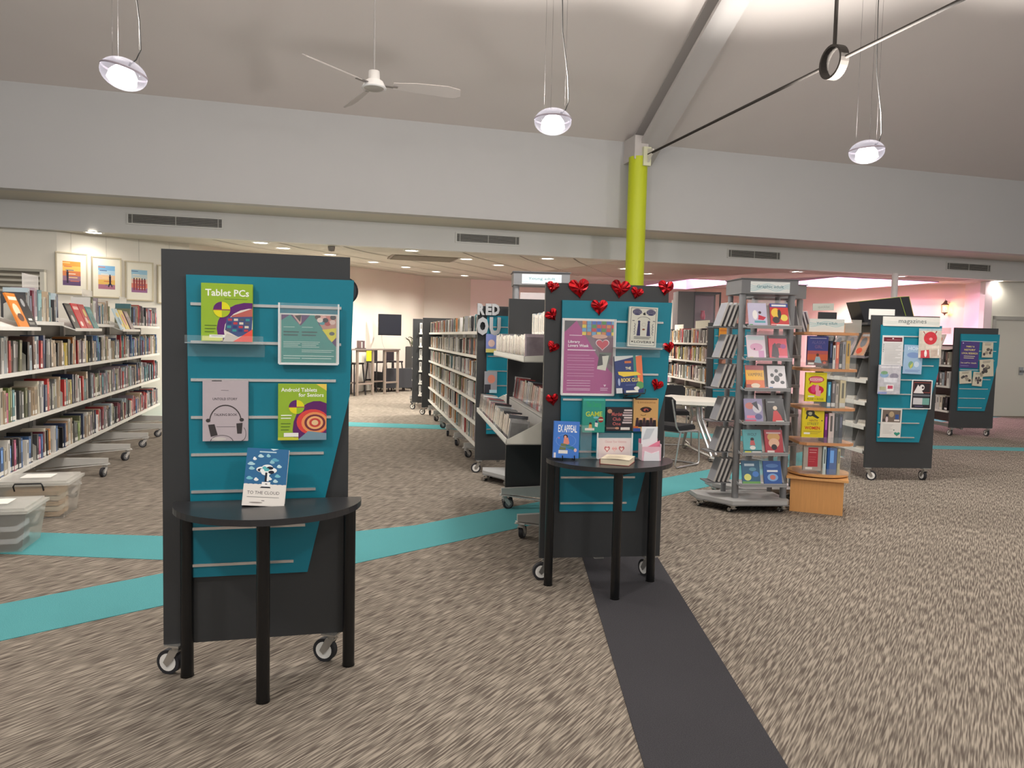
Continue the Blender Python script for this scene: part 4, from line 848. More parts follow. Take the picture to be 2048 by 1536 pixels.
tag(MB().box(0, .6, 0, .01, 0, .12, (226, 222, 208)).build('shelf_sign', PAPER, mw=RS.M @ Matrix.Translation((1.0, .05, 1.72))), 'smaller cream header card on the farther shelf bay', 'sign')

# glass display cabinet
CB = F((8.02, 15.25), -14)
t = thing('display_cabinet', 'tall dark framed glass display cabinet with pink items inside', 'cabinet', CB)
W, D, H = .95, .45, 2.62
MB().box(0, .36, 0, D, 0, H, (86, 82, 82)).build('side_panel', LAM, t)
m = MB()
for x in (.37, W): m.box(x-.015, x+.015, 0, .03, 0, H, (60, 56, 58)).box(x-.015, x+.015, D-.03, D, 0, H, (60, 56, 58))
m.box(.36, W, 0, D, H-.04, H, (60, 56, 58)).box(.36, W, 0, D, 0, .4, (60, 56, 58)); m.build('frame', STEEL, t)
MB().box(.38, W-.02, .0, .006, .4, H-.04, (220, 225, 230)).build('glass', CLEAR, t)
MB().box(.38, W-.02, D-.02, D, .4, H-.04, (150, 120, 130)).build('back_panel', LAM, t)
for z in (1.0, 1.5, 2.0): MB().box(.38, W-.02, .01, D-.03, z, z+.008, (220, 225, 230)).build('shelf', CLEAR, t)
for x, z, c in ((.5, 1.51, (214, 90, 120)), (.62, 2.01, (205, 70, 100)), (.52, 1.01, (225, 214, 220))):
    tag(MB().lathe([(.001, 0), (.05, 0), (.06, .08), (.04, .16), (.05, .2), (.001, .2)], c, 12).build('vase', GLOSS, mw=CB.M @ Matrix.Translation((x, .2, z))), {214: 'pink ornament on the middle shelf of the glass cabinet', 205: 'pink ornament on the top shelf of the glass cabinet', 225: 'pale ornament low in the glass cabinet'}[c[0]], 'ornament')

# meeting table and chairs
t = thing('meeting_table', 'white-topped meeting table with folding chrome legs', 'table', loc=(4.98, 8.95, 0))
MB().prism([(-.46, -.30), (-.02, -.58), (.52, .02), (.04, .70), (-.2, .5)], 'z', .70, .745, (226, 222, 212)).build('tabletop', LAM, t)
MB().box(-.16, .08, -.22, .0, .655, .70, (215, 212, 204)).build('tray', LAM, t)
for k, (x0, y0, x1, y1) in enumerate(((-.06, -.2, -.02, -.55), (0, -.2, .08, -.5), (.02, .1, .12, .45), (.06, 0, .22, -.3))):
    MB().tube([(x0, y0, .69), (x0+.02, y0-.02, .5), ((x0+x1)/2, (y0+y1)/2, .3), (x1, y1, .06)], .02, (205, 205, 205), 10).build('leg', CHROME, t)
MB().tube([(-.04, -.62, .05), (.08, .0, .05), (.2, .5, .05)], .02, (200, 200, 200)).build('foot', CHROME, t)
for x, y in ((-.04, -.62), (.2, .5)): caster(t, x, y, .05, 30, True, .025)
def chair(x, y, deg, label, proto=[]):
    if not proto:
        t = thing('meeting_chair', label, 'chair', loc=(x, y, 0), group='black sled-base chairs at the meeting table')
        P = [(-.22, -.2), (.22, -.2), (.24, .22), (-.24, .22)]
        MB().prism(P, 'z', .44, .485, (34, 34, 37)).prism([(a*.95, b*.95) for a, b in P], 'z', .485, .5, (40, 40, 43)).build('seat', CLOTH, t)
        m = MB(); m.M = Matrix.Translation((0, .22, .55)) @ Matrix.Rotation(R_(-10), 4, 'X'); m.prism([(-.21, 0), (.21, 0), (.22, .26), (.17, .30), (-.17, .30), (-.22, .26)], 'y', -.012, .012, (30, 30, 33)); m.build('backrest', CLOTH, t)
        for s in (-1, 1): MB().tube([(s*.2, .3, .82), (s*.23, .24, .50), (s*.24, .2, .44), (s*.25, -.2, .42), (s*.25, -.24, .40), (s*.25, -.26, .05), (s*.25, -.24, .015), (s*.25, .24, .015), (s*.245, .27, .05), (s*.24, .16, .43)], .011, (205, 205, 205), 8).build('side_frame', CHROME, t)
        MB().tube([(-.25, -.24, .015), (.25, -.24, .015)], .011, (205, 205, 205)).tube([(-.25, .1, .42), (.25, .1, .42)], .011, (205, 205, 205)).build('crossbar', CHROME, t)
        proto.append(t)
    else: t = copy_tree(proto[0]); t['label'] = label
    t.matrix_world = Matrix.Translation((x, y, 0)) @ Matrix.Rotation(R_(deg), 4, 'Z'); return t
chair(4.30, 8.25, 120, 'black sled-base chair left of the meeting table, just behind the hearts board')
chair(5.42, 8.1, -160, 'black sled-base chair at the near right of the meeting table')
chair(5.2, 9.95, -20, 'black sled-base chair on the far side of the meeting table')

# ------------------------------------------------------------------ grey media towers
random.seed(51)
GR = (126, 126, 127)
def rack(fr, label, top=2.07, w=.45, dpt=.28, levels=(), wing=True, text=None, base=True, face_y=-.11):
    t = thing('media_tower', label, 'display tower', fr)
    for x in (0, w):
        for y in ((0, dpt) if base else (0,)): MB().cyl((x, y, .11), (x, y, top-.14), .03 if y == 0 else .024, GR, 16).build('post', STEEL, t)
    MB().box(-.035, w+.035, -.05, dpt+.03, top-.135, top, (112, 112, 113)).box(-.045, w+.045, -.06, dpt+.04, top-.008, top, (84, 84, 86)).build('header', STEEL, t)
    if text:
        m = MB().page(w*.80, .095, -.0515, w/2, top-.122); m.rect(0, 0, 1, 1, (222, 226, 222))
        for k in range(4):
            pts = [(u/12, .30+k*.13+.13*math.sin(u*.9+k*.25)) for u in range(13)]
            for a, b in zip(pts, pts[1:]): m.poly([a, b, (b[0], b[1]+.04), (a[0], a[1]+.04)], (140, 190, 198)); m.k -= 1
            m.k += 1
        m.text(text, .16, .30, .84, .66, (40, 110, 122), .0); m.build('sign_print', GLOSS, t)
    if base:
        P = [(-.30, .14), (-.08, -.16), (w-.03, -.16), (w+.02, -.08), (w+.02, dpt+.06), (-.30, dpt+.06)]
        MB().prism(P, 'z', .075, .11, (168, 168, 166)).prism([(a*1.005-.001, b*1.01) for a, b in P], 'z', .068, .078, (120, 120, 120)).build('base', STEEL, t)
        for x, y in ((-.26, .12), (-.06, -.12), (w-.05, -.12), (w-.01, dpt), (-.2, dpt)): caster(t, x, y, .07, 20, False, .024)
    for i, z in enumerate(levels):
        m = MB(); m.box(.0, w-.03, -.135, -.125, z-.014, z+.016, (160, 160, 161)).box(.0, w-.03, -.136, -.134, z-.002, z+.002, (120, 120, 120)).box(.0, w-.03, -.125, .0, z-.012, z-.007, (130, 130, 130))
        for x in (.0, w-.034): m.prism([(-.135, z-.012), (0, z-.012), (0, z+.03)], 'x', x, x+.004, (150, 150, 150))
        m.build('shelf', STEEL, t)
        MB().add([(.02, -.098, z+.02), (w-.04, -.098, z+.02), (w-.06, -.02, z+.24), (.04, -.02, z+.24)], [(0, 1, 2, 3)], (205, 205, 205)).build('back_sheet', FROST, t)
        for k in range(4): MB().tube([(-.03, .05+k*.05, z+.02), (-.03, .05+k*.05, z+.20)], .003, (120, 120, 120), 5).build('wire', STEEL, t) if wing and k < 2 else None
        if wing:
            MB().box(-.25, -.03, .02, .22, z-.01, z-.002, (110, 110, 112)).build('side_tray', STEEL, t)
    return t
R1 = F((3.735, 5.90), -10)
R1L = [1.644, 1.362, 1.096, .80, .524, .245]
rack(R1, 'front grey tower of comics with hexagonal wheeled base', levels=R1L, text='Graphic adult')
def cc(bg, *it): return (bg, list(it))
COM = [
 (cc((190, 186, 210), ('ell', .35, .5, .14, .2, (232, 228, 226)), ('ell', .62, .4, .08, .06, (60, 40, 50)), ('poly', [(.55, .5), (.95, .6), (.8, .72), (.5, .7)], (190, 30, 60)), ('rect', .3, .75, .9, .84, (90, 160, 170)), ('rect', .04, .9, .2, .96, (90, 170, 100))), 'lilac comic with a white animal and red figure'),
 (cc((196, 40, 40), ('rect', 0, 0, 1, .16, (40, 60, 140)), ('rect', .1, .04, .9, .12, (225, 225, 225)), ('ell', .3, .4, .25, .2, (232, 190, 60)), ('ell', .7, .3, .3, .14, (200, 40, 30)), ('ell', .75, .6, .2, .14, (228, 205, 80)), ('ell', .3, .7, .2, .14, (40, 30, 30)), ('ell', .5, .45, .1, .2, (30, 26, 30)), ('rect', 0, .88, 1, 1, (225, 222, 216)), ('rect', 0, .9, .3, 1, (210, 60, 80))), 'red and yellow comic with a blue title band'),
 (cc((222, 206, 216), ('rect', .04, .04, .96, .2, (196, 210, 212)), ('ell', .5, .5, .35, .16, (214, 160, 190)), ('rect', .35, .55, .42, .62, (70, 50, 60)), ('rect', .6, .65, .9, .95, (205, 150, 190)), ('rect', .1, .92, .3, 1, (210, 205, 80))), 'pale pink and white comic'),
 (cc((214, 60, 80), ('rect', 0, 0, 1, .12, (60, 30, 40)), ('poly', [(.1, .9), (.2, .4), (.35, .3), (.5, .5), (.55, .95)], (60, 36, 46)), ('ell', .55, .42, .18, .1, (110, 30, 50)), ('ell', .78, .45, .16, .1, (150, 60, 130)), ('rect', .5, .85, 1, 1, (222, 110, 140))), 'red comic with a dark standing figure'),
 (cc((222, 110, 50), ('rect', 0, 0, 1, .2, (176, 76, 80)), ('rect', .0, .2, 1, .62, (238, 178, 40)), ('text', 'VAMPIRE', .1, .32, .92, .46, (60, 50, 30)), ('ell', .5, .85, .25, .1, (226, 205, 180)), ('rect', .0, .8, .25, 1, (150, 60, 60))), 'orange and yellow comic with dark lettering'),
 (cc((222, 216, 218), ('ell', .5, .22, .1, .08, (30, 26, 28)), ('ell', .25, .4, .1, .08, (30, 26, 28)), ('ell', .72, .38, .12, .08, (40, 30, 34)), ('ell', .5, .55, .16, .14, (30, 26, 28)), ('ell', .25, .7, .12, .07, (34, 28, 30)), ('ell', .8, .7, .12, .07, (34, 28, 30)), ('rect', .05, .9, .25, 1, (60, 120, 190))), 'white comic with small black figures'),
 (cc((150, 140, 176), ('ell', .3, .3, .25, .14, (200, 120, 110)), ('ell', .7, .4, .25, .2, (210, 206, 214)), ('poly', [(.4, .2), (.7, .1), (.8, .5)], (50, 46, 60)), ('rect', .1, .7, .7, .82, (222, 120, 150)), ('rect', 0, .88, .6, 1, (205, 80, 110)), ('ell', .75, .75, .2, .12, (90, 90, 140))), 'mauve crowded comic cover'),
 (cc((44, 36, 36), ('ell', .5, .38, .12, .09, (226, 205, 180)), ('poly', [(.3, .95), (.4, .5), (.6, .48), (.8, .7), (.9, .95)], (206, 44, 44)), ('rect', .1, .1, .5, .16, (150, 150, 150)), ('rect', .5, .9, .95, 1, (220, 215, 205))), 'black comic with a figure in red'),
 (cc((88, 166, 172), ('text', 'WOLF', .24, .14, .76, .26, (30, 60, 66)), ('ell', .5, .4, .1, .07, (30, 26, 30)), ('poly', [(.4, .45), (.6, .45), (.65, .65), (.35, .65)], (190, 90, 90)), ('ell', .5, .75, .16, .08, (226, 222, 214)), ('rect', 0, .84, 1, .9, (40, 90, 90)), ('rect', .05, .9, .4, 1, (222, 220, 60)), ('rect', .45, .9, .95, 1, (222, 220, 214))), 'teal Wolf comic'),
 (cc((176, 50, 60), ('ell', .5, .3, .35, .2, (210, 160, 90)), ('ell', .5, .55, .3, .2, (226, 180, 150)), ('ell', .5, .72, .16, .12, (40, 26, 30)), ('rect', .1, .1, .9, .16, (220, 190, 190)), ('rect', .1, .86, .5, .96, (226, 210, 205))), 'crimson and gold comic'),
 (cc((60, 100, 130), ('ell', .3, .68, .2, .14, (214, 216, 120)), ('rect', .15, .12, .7, .22, (190, 205, 215)), ('ell', .75, .55, .18, .12, (80, 130, 200)), ('rect', 0, .85, 1, 1, (110, 160, 90)), ('ell', .6, .35, .2, .08, (100, 150, 170))), 'blue-green comic with a yellow disc'),
 (cc((50, 90, 160), ('rect', .2, .38, .8, .46, (225, 230, 235)), ('ell', .5, .68, .3, .16, (130, 170, 215)), ('ell', .5, .68, .16, .1, (205, 120, 110)), ('ell', .5, .2, .35, .08, (90, 130, 190))), 'deep blue comic with a pink blob'),
]
LVN = ['top level', 'second level', 'third level', 'fourth level', 'fifth level', 'bottom level']
for i, z in enumerate(R1L):
    for j in (0, 1):
        (bg, it), lab = COM[i*2+j]
        face(R1, .105+j*.198, -.118, z+.002, .165, .215, 'comic', lab+', %s %s of the front tower' % (['left', 'right'][j], LVN[i].replace(' level', ' shelf')), 'comic', bg, it, lean=16, th_=.012, pages=(220, 218, 214), group='comics facing out on the front tower')
    for k in range(4):
        o = MB().box(-.009, .009, 0, .16, 0, .22, (186, 183, 176)).box(-.0095, -.009, .004, .156, .004, .216, (146, 146, 150)).build('comic', PAPER, mw=R1.M @ Matrix.Translation((-.185+k*.041, .03, z+.002)) @ Matrix.Rotation(R_(19), 4, 'Y'))
        tag(o, 'grey comic edge, %s from the left, %s side tray of the front tower' % (th(k+1), LVN[i]), 'comic', 'comics edge-on at the side of the front tower')
R2 = F((4.16, 6.36), -10)
rack(R2, 'second grey tower half hidden behind the front tower', levels=[1.66, 1.38, 1.10, .82, .54], wing=False, text=None)
for i, z in enumerate([1.66, 1.38, 1.10, .82, .54]):
    for j in (0, 1): face(R2, .105+j*.198, -.115, z+.002, .165, .21, 'comic', 'dark comic, %s %s of the second grey tower' % (['left', 'right'][j], LVN[i].replace('level', 'shelf')), 'comic', (50, 46, 50), [('ell', .5, .5, .3, .2, (96, 70, 76)), ('rect', .1, .1, .9, .2, (120, 110, 110))], lean=16, th_=.012, group='dark comics on the second tower')
for k in range(3):
    tag(MB().box(-.008, .008, 0, .15, 0, .21, (190, 186, 190)).box(.008, .0085, .004, .146, .004, .206, (90, 74, 110)).build('comic', PAPER, mw=R2.M @ Matrix.Translation((.53+k*.035, .03, 1.62)) @ Matrix.Rotation(R_(-18), 4, 'Y')), 'purple backed comic, %s of three on the right of the second tower' % th(k+1), 'comic', 'comics beside the second tower')
MB().box(.48, .64, .02, .2, 1.60, 1.608, (110, 110, 112)).build('side_tray', STEEL, bpy.data.objects['media_tower.001'])
R3 = F((2.06, 7.36), -12)
rack(R3, 'third grey tower rising behind the media browser and hearts board', top=2.17, w=.5, levels=[1.72, 1.44, 1.1, .8, .5], wing=False, text='Young adult')
t = MB().box(0, .16, 0, .01, 0, .12, (226, 190, 190)).build('card', PAPER, mw=R3.M @ Matrix.Translation((.33, .1, 1.94))); tag(t, 'pink card with red dots hanging in the third grey tower', 'card')
m = MB().page(.15, .11, -.0006, .08, .005)
for u, v in ((.3, .2), (.7, .25), (.2, .55), (.55, .6), (.85, .7), (.4, .85)): m.ell(u, v, .1, .1, (170, 40, 50))
m.build('print', PAPER, t)

# ------------------------------------------------------------------ oak plinth with book spinner
OAK = (216, 158, 96)
SB = F((4.215, 5.77), -38)
t = thing('spinner_plinth', 'square oak plinth under the rotating book spinner', 'plinth', SB)
MB().box(0, .44, 0, .44, .0, .30, OAK).box(.01, .43, .01, .43, -.0, .012, (50, 40, 34)).build('box', WOOD, t)
MB().box(-.035, .475, -.035, .475, .30, .32, (224, 168, 106)).build('top_board', WOOD, t)
c0 = SB.w(.22, .22, 0)
SP = F((c0.x, c0.y), -19)
t = thing('book_spinner', 'rotating book spinner with oak shelves and clear acrylic sides on the plinth', 'display stand', SP)
MB().cyl((0, 0, .32), (0, 0, .332), .2, (40, 36, 34), 28).cyl((0, 0, .332), (0, 0, .352), .262, OAK, 36).build('turntable', WOOD, t)
SZ = [.352, .635, .945, 1.29, 1.61]
q = .235
for z in SZ[1:]: MB().prism([(-q, -q+.05), (-q+.05, -q), (q-.05, -q), (q, -q+.05), (q, q-.05), (q-.05, q), (-q+.05, q), (-q, q-.05)], 'z', z-.024, z, (206, 146, 98)).build('shelf', WOOD, t)
for z0, z1 in zip(SZ, SZ[1:]):
    m = MB()
    for a in range(4):
        m.M = Matrix.Rotation(a*pi/2, 4, 'Z'); m.box(-q, -q+.004, -q+.03, -.02, z0, z1-.024, (225, 232, 232)).box(-q, q-.03, -q+.012, -q+.015, z0, z0+.05, (225, 232, 232)).box(-.002, .002, -q+.16, q-.16, z0, z1-.024, (225, 232, 232))
    m.build('acrylic_divider', CLEAR, t)
MB().cyl((0, 0, .352), (0, 0, 1.6), .012, (200, 200, 200), 10).build('spindle', STEEL, t)
def a_alaska(p):
    p.rect(0, 0, 1, .5, (62, 66, 130)); p.rect(0, .5, 1, .72, (176, 84, 84)); p.rect(0, .62, 1, .86, (200, 96, 60)); p.rect(0, .82, 1, 1, (120, 84, 80)); p.bars(.1, .07, .9, 1, .04, (220, 215, 220)); p.text('ALASKA', .2, .16, .85, .27, (110, 100, 150), .0); p.text('GIRL', .35, .31, .72, .42, (130, 96, 140), 0)
    p.ell(.5, .64, .07, .05, (90, 60, 50)); p.poly([(.35, .9), (.42, .7), (.6, .7), (.72, .92)], (150, 180, 190)); p.ell(.85, .9, .08, .05, (210, 110, 90)); p.rect(.05, .9, .34, .97, (226, 222, 215))
def a_book3(p):
    Y = (222, 208, 30)
    p.rect(0, 0, 1, 1, Y); p.bars(.15, .07, .85, 1, .03, (150, 140, 40)); p.ell(.5, .24, .37, .12, (180, 30, 50)); p.poly([(.2, .3), (.32, .3), (.18, .42)], (180, 30, 50)); p.ell(.5, .24, .33, .1, (226, 110, 130)); p.text('BOOKSHARE', .2, .19, .8, .29, (240, 220, 220), .01)
    p.ell(.5, .60, .38, .16, (200, 30, 60)); p.ell(.38, .56, .12, .14, (220, 60, 120)); p.ell(.56, .55, .09, .14, (235, 150, 165)); p.poly([(.5, .6), (.75, .62), (.72, .82), (.5, .8)], (235, 150, 165)); p.text('ROSE + ROSIE', .12, .88, .88, .95, (60, 50, 30), .0); p.rect(.14, .8, .44, .85, (235, 230, 220))
def a_ninth(p):
    Y = (222, 200, 36)
    p.rect(0, 0, 1, 1, Y); p.ell(.36, .17, .2, .12, (60, 60, 50)); p.ell(.36, .19, .1, .06, (190, 186, 150)); p.poly([(.2, .25), (.3, .2), (.22, .38), (.16, .38)], (50, 50, 44)); p.poly([(.45, .15), (.78, .32), (.7, .36), (.42, .26)], (50, 50, 44)); p.rect(.6, .05, .74, .07, (60, 60, 50))
    p.text('NINTH', .34, .39, .70, .46, (150, 90, 50), .01); p.text('STREET', .24, .49, .76, .58, (120, 120, 60), .01); p.text('WOMEN', .13, .62, .82, .73, (200, 50, 40), .03); p.bars(.08, .78, .9, 3, .04, (160, 140, 60), .3); p.rect(.1, .83, .38, .89, (232, 228, 218)); p.ell(.9, .42, .03, .02, (60, 60, 50))
def a_red(p): p.rect(0, 0, 1, 1, (168, 158, 148)); p.rect(.25, .16, .8, .86, (176, 54, 66)); p.bars(.32, .24, .74, 2, .09, (214, 150, 150), .3); p.rect(.12, .88, .5, .96, (226, 222, 216)); p.bars(.3, .5, .7, 3, .08, (196, 100, 104), .2)
flat('book', 'indigo and orange Alaska cover facing out, top level of the spinner', 'book', SP, (1615, 672, 1656, 731), -.212, .03, (60, 60, 120), a_alaska, pages=PG)
flat('book', 'yellow book with pink kissing figures facing out on the spinner', 'book', SP, (1611, 745, 1653, 803), -.212, .03, (222, 208, 30), a_book3, pages=PG)
flat('book', 'yellow Ninth Street Women book facing out on the spinner', 'book', SP, (1604, 816, 1648, 875), -.212, .035, (222, 200, 36), a_ninth, pages=PG)
flat('book', 'grey book with a red panel facing out, bottom level of the spinner', 'book', SP, (1607, 886, 1643, 941), -.21, .03, (160, 150, 140), a_red, pages=PG)
def spines(pts, y, level, cols):
    for i, (l, t_, r, b) in enumerate(pts):
        a = SP.px(l, b, y); c = SP.px(r, t_, y); a2 = SP.px(r, b, y)
        o = book_geo(MB(), a2.x-a.x, c.z-a2.z, .14, cols[i][0]).build('book', GLOSS, mw=SP.M @ Matrix.Translation((a.x, y, SZ[level]+.0005)))
        tag(o, '%s book spine, %s from the left on the spinner, %s' % (cols[i][1], th(i+1), ['bottom level', 'second level', 'third level', 'top level'][level]), 'book', 'spines on the book spinner')
spines([(1658, 677, 1664, 733), (1665, 686, 1670, 733), (1671, 680, 1677, 734), (1678, 684, 1683, 734), (1684, 680, 1690, 735), (1691, 678, 1699, 735)], -.212, 3, [((30, 36, 60), 'navy'), ((222, 220, 216), 'white'), ((222, 92, 60), 'orange'), ((36, 32, 38), 'black'), ((160, 154, 156), 'grey'), ((206, 160, 50), 'yellow')])
spines([(1654, 753, 1661, 805), (1662, 752, 1670, 806), (1671, 757, 1676, 806), (1679, 751, 1690, 807)], -.212, 2, [((70, 130, 160), 'blue'), ((96, 88, 88), 'grey'), ((190, 176, 160), 'beige'), ((214, 200, 156), 'cream')])
spines([(1648, 818, 1654, 876), (1656, 816, 1667, 876), (1669, 819, 1675, 877), (1677, 819, 1684, 877)], -.212, 1, [((110, 40, 110), 'purple'), ((214, 196, 190), 'pale pink'), ((34, 34, 38), 'black'), ((36, 40, 60), 'dark navy')])
spines([(1645, 888, 1651, 944), (1653, 890, 1672, 944), (1674, 892, 1679, 944)], -.212, 0, [((196, 214, 214), 'pale'), ((40, 90, 160), 'blue'), ((190, 180, 130), 'tan')])
spx = MB().page(.30, .085, -.0006); spx.rect(0, 0, 1, 1, (222, 226, 220))
for k in range(3):
    pts = [(u/12, .35+k*.15+.12*math.sin(u*.8+k*.3)) for u in range(13)]
    for a, b in zip(pts, pts[1:]): spx.poly([a, b, (b[0], b[1]+.05), (a[0], a[1]+.05)], (150, 196, 200)); spx.k -= 1
    spx.k += 1
spx.text('Young adult', .2, .32, .8, .66, (60, 126, 136), 0)
t = thing('sign', 'white Young adult sign standing on top of the book spinner', 'sign', SP, (-.045, -.19, 1.642))
MB().box(-.15, .15, 0, .012, -.03, .085, (222, 224, 218)).build('board', PAPER, t); spx.build('print', PAPER, t)
tag(MB().box(-.0, .16, 0, .012, 0, .115, (205, 204, 196)).build('sign', FROST, mw=SP.M @ Matrix.Translation((.12, -.12, 1.612))), 'second pale sign panel behind the spinner sign', 'sign')
for k in range(5): tag(MB().box(0, .03, 0, .12, 0, .07, [(214, 206, 180), (226, 224, 214), (150, 150, 110), (226, 222, 210), (190, 150, 110)][k]).build('booklet', PAPER, mw=SP.M @ Matrix.Translation((-.16+k*.065, -.14, 1.612))), '%s booklet from the left lying under the spinner sign' % th(k+1), 'booklet', 'booklets on top of the spinner')

# ------------------------------------------------------------------ magazine unit
random.seed(61)
MU = P3.sub(0, 1.31, -90)
t = thing('magazine_unit', 'white magazine unit with pigeonholes joined to the magazines board', 'shelf', MU)
ML = [.33, .60, .87, 1.12]
for z in ML: MB().box(.0, 1.23, .0, .32, z-.012, z, SH).box(.0, 1.23, -.006, 0, z-.04, z+.004, (222, 220, 212)).build('shelf', STEEL, t)
for z in ML:
    for x in (.12, .42, .72, 1.0): MB().prism([(.01, z), (.31, z), (.31, z+.25), (.08, z+.25)], 'x', x, x+.004, (150, 150, 148)).build('divider', STEEL, t)
MB().box(0, 1.23, .32, .33, .2, 1.75, (140, 140, 138)).build('back_panel', STEEL, t)
MB().prism([(-.03, 1.36), (.30, 1.42), (.30, 1.425), (-.03, 1.368)], 'x', 0, 1.23, (90, 86, 88)).box(0, 1.23, -.035, -.03, 1.36, 1.39, (120, 110, 114)).build('display_ledge', STEEL, t)
arm(t, .2, -.05, .32, 30)
for i, z in enumerate(ML):
    for j, x in enumerate((.14, .44, .74, 1.02)):
        n = random.choice((1, 2, 4, 5)); m = MB()
        for k in range(n): m.box(x+.02, x+.20, .02+k*.004, .26, z+k*.011, z+k*.011+.009, random.choice(((222, 218, 208), (205, 200, 190), (190, 182, 168))))
        o = m.build('paper_stack', PAPER, mw=MU.M); o['kind'] = 'stuff'; tag(o, 'low stack of papers, %s pigeonhole from the left, %s row of the magazine unit' % (th(j+1), ['bottom', 'third', 'second', 'upper'][i]), 'papers', 'paper stacks in the magazine unit')
for k in range(4):
    face(MU, .18+k*.29, -.02, 1.372, .22, .30, 'magazine', '%s sleeved magazine from the left on the magazine unit ledge' % th(k+1), 'magazine', [(150, 150, 150), (170, 160, 160), (160, 140, 140), (176, 130, 110)][k], [('ell', .5, .4, .3, .2, (110, 110, 120)), ('rect', .1, .06, .9, .16, (205, 200, 205)), ('ell', .4, .75, .3, .12, [(90, 96, 110), (180, 90, 90), (120, 110, 116), (190, 70, 60)][k])], lean=22, th_=.01, m=CASE, group='sleeved magazines on the ledge')
def a_head(p):
    p.rect(0, 0, 1, 1, (212, 210, 202))
    for k in range(2):
        pts = [(u/14, .45+k*.14+.09*math.sin(u*.6+k*.3)) for u in range(15)]
        for a, b in zip(pts, pts[1:]): p.poly([a, b, (b[0], b[1]+.03), (a[0], a[1]+.03)], (160, 182, 176)); p.k -= 1
        p.k += 1
    p.text('magazines', .27, .22, .76, .82, (84, 88, 90), .0)
flat('sign', 'white magazines header sign across the top of the board', 'sign', P3, (1767, 634, 1880, 653), -.004, .015, (212, 210, 202), a_head, m=PAPER)
tag(MB().box(.0, .30, .02, .03, 0, .12, (216, 214, 206)).build('sign', PAPER, mw=P3.M @ Matrix.Translation((.10, .25, 1.80))), 'plain white sign card behind the magazines header', 'sign')
def a_doc(p): p.rect(0, 0, 1, 1, (208, 206, 204)); p.rect(.06, .06, .94, .20, (104, 34, 46)); p.rect(.2, .135, .85, .15, (170, 120, 126)); p.ell(.5, .1, .04, .02, (225, 220, 220)); p.bars(.12, .26, .92, 14, .05, (176, 174, 172), .35); p.bars(.04, .28, .09, 5, .06, (70, 80, 90), .4)
def a_blue(p): p.rect(0, 0, 1, 1, (150, 178, 204)); p.text('HOME', .2, .06, .95, .18, (205, 220, 232), .01); p.ell(.5, .35, .35, .1, (120, 146, 190)); p.ell(.4, .68, .14, .12, (120, 160, 130)); p.ell(.7, .66, .14, .1, (190, 205, 220)); p.poly([(.35, .72), (.5, .6), (.5, .72), (.38, .84)], (190, 190, 100)); p.bars(.1, .86, .9, 2, .04, (110, 130, 180), .4)
def a_redm(p): p.rect(0, 0, 1, 1, (206, 196, 180)); p.rect(0, 0, 1, .07, (160, 185, 190)); p.ell(.5, .33, .3, .22, (196, 40, 50)); p.poly([(.15, .1), (.2, .1), (.35, .3)], (150, 40, 50)); p.poly([(.75, .08), (.8, .1), (.65, .3)], (150, 40, 50)); p.ell(.52, .36, .08, .05, (225, 150, 150)); p.rect(.3, .58, .9, .68, (222, 210, 195)); p.poly([(.08, .75), (.45, .72), (.5, 1), (.08, 1)], (200, 60, 70)); p.ell(.3, .85, .06, .12, (240, 235, 230)); p.rect(.55, .72, .92, .96, (196, 176, 160)); p.ell(.88, .8, .03, .12, (245, 240, 235))
def a_lil(p): p.rect(0, 0, 1, 1, (186, 184, 190)); p.bars(.1, .05, .9, 1, .06, (214, 212, 214), .8); p.ell(.25, .35, .2, .09, (130, 160, 190)); p.ell(.25, .27, .16, .06, (120, 160, 120)); p.ell(.7, .38, .2, .1, (140, 136, 150)); p.rect(.25, .44, .85, .6, (214, 214, 220)); p.rect(.38, .68, .7, .9, (226, 222, 220)); p.rect(.43, .71, .66, .82, (186, 60, 90)); p.rect(.06, .75, .35, .87, (170, 170, 140)); p.rect(0, .93, .4, 1, (140, 150, 200))
def a_bw(p): p.rect(0, 0, 1, 1, (226, 224, 222)); p.rect(.05, .03, .95, .97, (34, 30, 38)); p.rect(.09, .08, .92, .44, (150, 70, 60)); p.rect(.11, .10, .90, .42, (40, 28, 32)); p.poly([(.1, .46), (.3, .16), (.6, .46)], (222, 216, 214)); p.ell(.5, .26, .12, .1, (222, 216, 214)); p.ell(.54, .26, .05, .04, (60, 40, 46)); p.rect(.09, .5, .92, .56, (96, 100, 106)); p.rect(.11, .62, .56, .85, (196, 194, 196)); p.rect(.56, .62, .9, .85, (110, 160, 150)); p.bars(.2, .9, .6, 1, .04, (130, 120, 170))
def a_photo(p): p.rect(0, 0, 1, 1, (216, 212, 206)); p.rect(.06, .05, .94, .47, (110, 96, 86)); p.ell(.28, .25, .06, .06, (40, 40, 50)); p.ell(.28, .38, .06, .1, (205, 190, 190)); p.ell(.5, .2, .12, .1, (170, 150, 120)); p.rect(.68, .2, .86, .36, (50, 80, 140)); p.rect(.64, .38, .9, .43, (222, 214, 210)); p.rect(.06, .36, .2, .46, (70, 60, 60)); p.bars(.12, .55, .6, 7, .05, (190, 186, 182), .3); p.heart(.82, .88, .15, .07, (54, 140, 120)); p.ell(.66, .74, .03, .02, (60, 110, 100))
flat('leaflet', 'white document with a maroon heading on the magazines board', 'leaflet', P3, (1764, 671, 1806, 732), -.012, .004, (210, 208, 206), a_doc)
flat('leaflet', 'pale blue magazine cover in the middle of the magazines board', 'magazine', P3, (1807, 690, 1844, 748), -.02, .012, (150, 178, 204), a_blue, roll=1.5)
